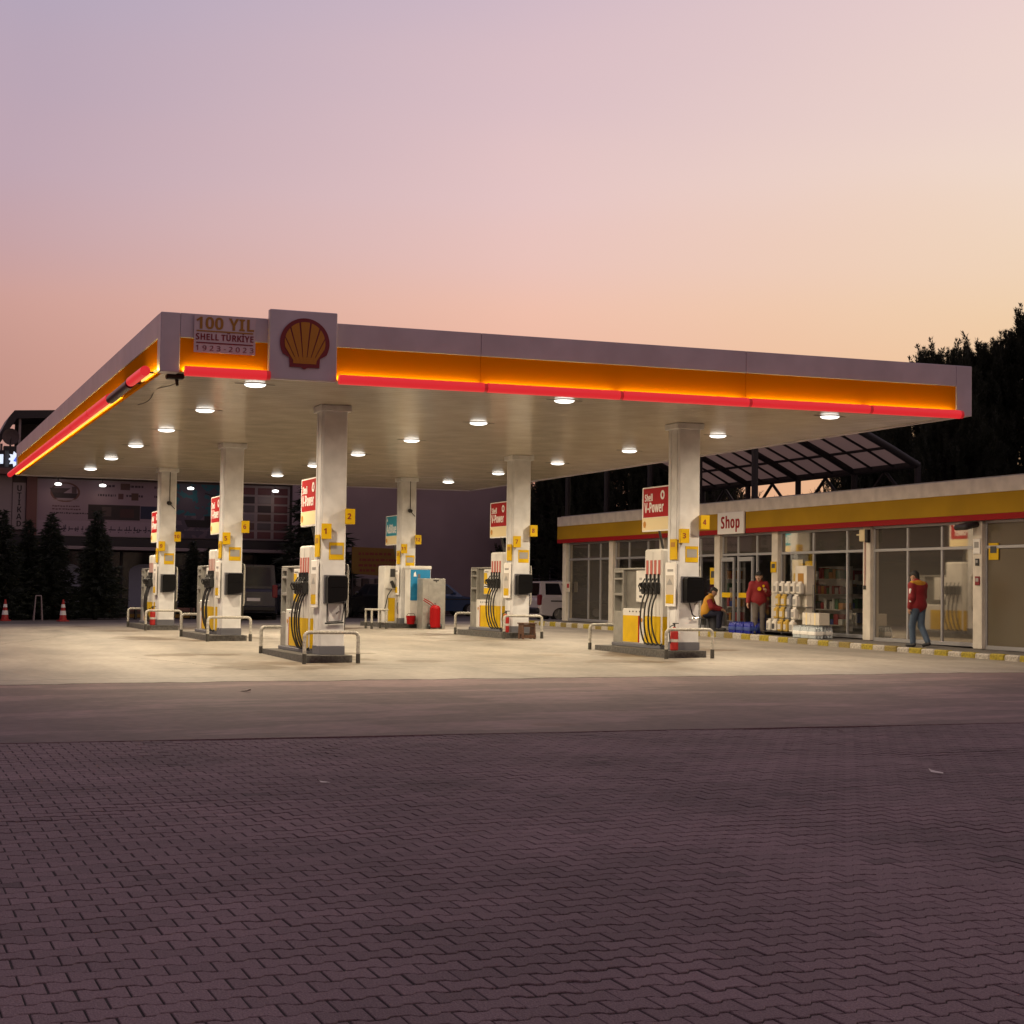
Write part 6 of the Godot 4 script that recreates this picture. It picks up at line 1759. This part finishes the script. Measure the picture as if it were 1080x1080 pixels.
func spruce(h, rad, sd):
	# drooping whorls of needled branches on a straight stem
	var r = RandomNumberGenerator.new(); r.seed = sd
	var b = MB.new()
	var y = 0.25
	while y < h:
		var u = y / h
		var n = int(lerpf(13, 5, u))
		for k in n:
			var az = TAU * (k + r.randf()) / n
			var l = rad * pow(1.0 - u, 0.85) * r.randf_range(0.65, 1.12) + 0.08
			var out = Vector3(cos(az), 0, sin(az))
			var s = 0.06
			while s < l:
				var t = s / l
				var p = Vector3(0, y, 0) + out * s + Vector3(0, -0.22 * s + 0.18 * s * t + r.randf_range(-0.05, 0.05), 0)
				for q in 6:
					var side = out.cross(Vector3.UP) * (1.0 if q % 2 else -1.0)
					var d = (out * 0.9 + side * r.randf_range(0.0, 1.0) + Vector3(0, r.randf_range(-0.6, 0.3), 0)).normalized()
					blade(b, p + Vector3(r.randf_range(-0.04, 0.04), r.randf_range(-0.06, 0.04), r.randf_range(-0.04, 0.04)), d, r.randf_range(0.14, 0.3), r.randf_range(0.02, 0.045), r)
				s += 0.11
		y += lerpf(0.16, 0.1, u)
	for k in 14: blade(b, Vector3(0, h - 0.3, 0), Vector3(r.randf_range(-0.3, 0.3), 1, r.randf_range(-0.3, 0.3)).normalized(), 0.4, 0.03, r)
	return b

func pine(h, rad, sd, shoots):
	# limbs end in upright bottle-brush shoots; the outline is knobbly, with gaps
	var r = RandomNumberGenerator.new(); r.seed = sd
	var b = MB.new()
	var limbs = MB.new()
	for k in shoots:
		var u = pow(r.randf(), 0.75)
		var y = lerpf(h * 0.12, h * 0.93, u)
		var prof = rad * (0.35 + 0.75 * sin(PI * clampf(0.18 + 0.82 * (1.0 - u * 0.97), 0.0, 1.0) * 0.62)) * (1.0 - 0.62 * u * u)
		var az = r.randf() * TAU
		var rr = prof * sqrt(r.randf_range(0.12, 1.0))
		var p = Vector3(cos(az) * rr, y + r.randf_range(-0.2, 0.2), sin(az) * rr)
		var len2 = r.randf_range(0.5, 1.15)
		var up = Vector3(cos(az) * 0.22, 1.0, sin(az) * 0.22).normalized()
		if k % 5 == 0: limbs.cyl(Vector3(0, y - 0.25 * rr - 0.3, 0), p, 0.05 * rad / 2.5, 0.015, 5, false)
		var wide = r.randf_range(0.15, 0.24)
		for q in 105:
			var t = r.randf()
			var a = r.randf() * TAU
			var o = Vector3(cos(a), 0, sin(a))
			var d = (o * (0.85 - 0.4 * t) + up * r.randf_range(0.35, 1.0)).normalized()
			blade(b, p + up * len2 * t + o * 0.03, d, wide * r.randf_range(0.7, 1.15) * (1.0 - 0.35 * t), r.randf_range(0.014, 0.028), r)
	return [b, limbs]

func place_tree(kinds, label, category_group, at, size, turn):
	var r = kinds.duplicate()
	r.name = numbered(String(kinds.get_meta("kind_name"))); add_child(r)
	r.position = at; r.rotation.y = turn; r.scale = Vector3.ONE * size
	r.remove_meta("kind_name")
	tag(r, label, "tree", category_group)

func trees():
	mk("needle", 0.018, 0.026, 0.016, 0.8); mk("needle_pine", 0.02, 0.026, 0.012, 0.8); mk("bark", 0.05, 0.038, 0.03, 0.9)
	grain(M.bark, ImageTexture.create_from_image(noise_image(256, 71, 0.03, 4, 0.5, 1.0)), 1.2)
	for k in ["needle", "needle_pine"]:
		M[k].backlight_enabled = true; M[k].backlight = lin(0.02, 0.025, 0.01)
	var sp = []
	for i in 3:
		var root = Node3D.new()
		root.name = "spruce_%d" % i
		root.set_meta("kind_name", "spruce_tree")
		part(root, "crown", spruce(4.2, [1.25, 1.0, 1.4][i], 300 + i), M.needle)
		part(root, "trunk", MB.new().cyl(Vector3(0, -0.1, 0), Vector3(0, 4.0, 0), 0.09, 0.02, 8), M.bark)
		sp.append(root)
	var lab = ["dark young spruce at the far left picture edge", "slim dark spruce second from the left picture edge", "dark spruce behind the folding board at the far left", "broad dark spruce between the right traffic cone and the rear left column", "dark spruce between the two left columns", "shorter dark spruce close right of the one between the left columns", "tall black spruce right of the logo board", "dark spruce behind the front left column", "small dark spruce left of the yellow banner", "dark spruce behind the wire fence's left end", "dark spruce behind the wire fence's middle", "dark spruce behind the wire fence's right end", "tall dark spruce above the shop's left corner", "tall dark spruce just left of the red sign over the shop", "tall dark spruce behind the red sign over the shop"]
	var pos = [[4.75, 70.0, 1.0], [5.75, 70.6, 0.93], [6.6, 70.2, 0.98], [8.3, 69.6, 1.0], [12.25, 70.5, 0.75], [12.8, 70.0, 0.68], [18.3, 74.0, 1.75], [18.9, 75.5, 1.6], [19.3, 74.2, 0.8], [29.9, 79.0, 1.5], [31.4, 80.0, 1.7], [32.8, 78.5, 1.6], [34.2, 79.5, 1.75], [35.7, 78.0, 1.8], [37.3, 79.0, 1.85]]
	for i in pos.size(): place_tree(sp[i % 3], lab[i], "spruces in front of the far buildings", on(pos[i][0], pos[i][1]), pos[i][2], i * 1.3)
	var pn = []
	for i in 3:
		var root = Node3D.new()
		root.name = "pine_%d" % i
		root.set_meta("kind_name", "pine_tree")
		var q = pine(10.0, [3.0, 2.6, 3.4][i], 400 + i, 950)
		part(root, "crown", q[0], M.needle_pine)
		var tr = part(root, "trunk", MB.new().cyl(Vector3(0, -0.2, 0), Vector3(0, 9.0, 0), 0.22, 0.04, 10), M.bark)
		part(tr, "limbs", q[1], M.bark)
		pn.append(root)
	var pl = [["dark pine whose top clears the canopy's right corner", 38.8, 57.0, 1.06], ["tall dark pine right of the canopy corner", 41.5, 58.0, 1.12], ["tallest dark pine at the right picture edge", 43.6, 57.0, 1.24], ["dark pine behind the shop's right end", 38.6, 47.0, 0.92], ["dark pine beyond the right picture edge", 43.5, 50.0, 1.1], ["dark pine low behind the arched shelter's right end", 36.4, 52.5, 0.8], ["dark pine low behind the shop's right end", 35.5, 44.0, 0.72],
		["dark pine above the shop's far end", 33.5, 74.0, 0.95], ["dark pine left of the shop's far end", 30.6, 76.0, 0.85], ["dark pine behind the red sign of the front right column", 37.4, 76.0, 1.0], ["dark pine in the gap between wire fence and shop", 32.3, 79.0, 0.9], ["dark pine behind the middle of the red topper sign", 35.4, 72.0, 0.9], ["dark pine at the right end of the pine row", 48.0, 55.0, 1.3], ["dark pine between the arched shelter and the canopy's right corner", 38.6, 60.6, 0.88], ["dark pine close behind the arched shelter's right end", 37.4, 60.0, 0.76]]
	for i in pl.size(): place_tree(pn[i % 3], pl[i][0], "dark pines behind the shop", on(pl[i][1], pl[i][2]), pl[i][3], i * 2.1)
	for q in sp + pn: q.free()
	for q in [[36.4, 62.0, 7.2, 5, "bare leafless tree seen under the arched shelter's eave, right"], [34.9, 63.5, 6.9, 9, "bare leafless tree seen under the arched shelter's eave, middle"], [33.6, 66.0, 6.8, 13, "bare leafless tree seen under the arched shelter's eave, left"]]:
		var t = thing("bare_tree", q[4], "tree", on(q[0], q[1]), 0.0, "bare trees behind the shelter")
		var r = RandomNumberGenerator.new(); r.seed = q[3]
		part(t, "trunk", MB.new().cyl(Vector3(0, -0.1, 0), Vector3(0.05, 2.9, 0), 0.14, 0.09, 8), M.bark)
		var b = MB.new()
		var todo = []
		for k in 6: todo.append([Vector3(0.04, 2.2 + 0.13 * k, 0), Vector3(r.randf_range(-1, 1), r.randf_range(0.7, 1.5), r.randf_range(-1, 1)).normalized(), 1.5, 0.055, 0])
		while todo.size() > 0:
			var c = todo.pop_back()
			var e = c[0] + c[1] * c[2]
			b.cyl(c[0], e, c[3], c[3] * 0.62, 5, false)
			if c[4] < 4:
				for k in 3:
					var dn = (c[1] + Vector3(r.randf_range(-0.8, 0.8), r.randf_range(-0.25, 0.6), r.randf_range(-0.8, 0.8))).normalized()
					todo.append([c[0].lerp(e, r.randf_range(0.55, 1.0)), dn, c[2] * r.randf_range(0.5, 0.72), c[3] * 0.6, c[4] + 1])
		part(t, "crown", b, M.bark)
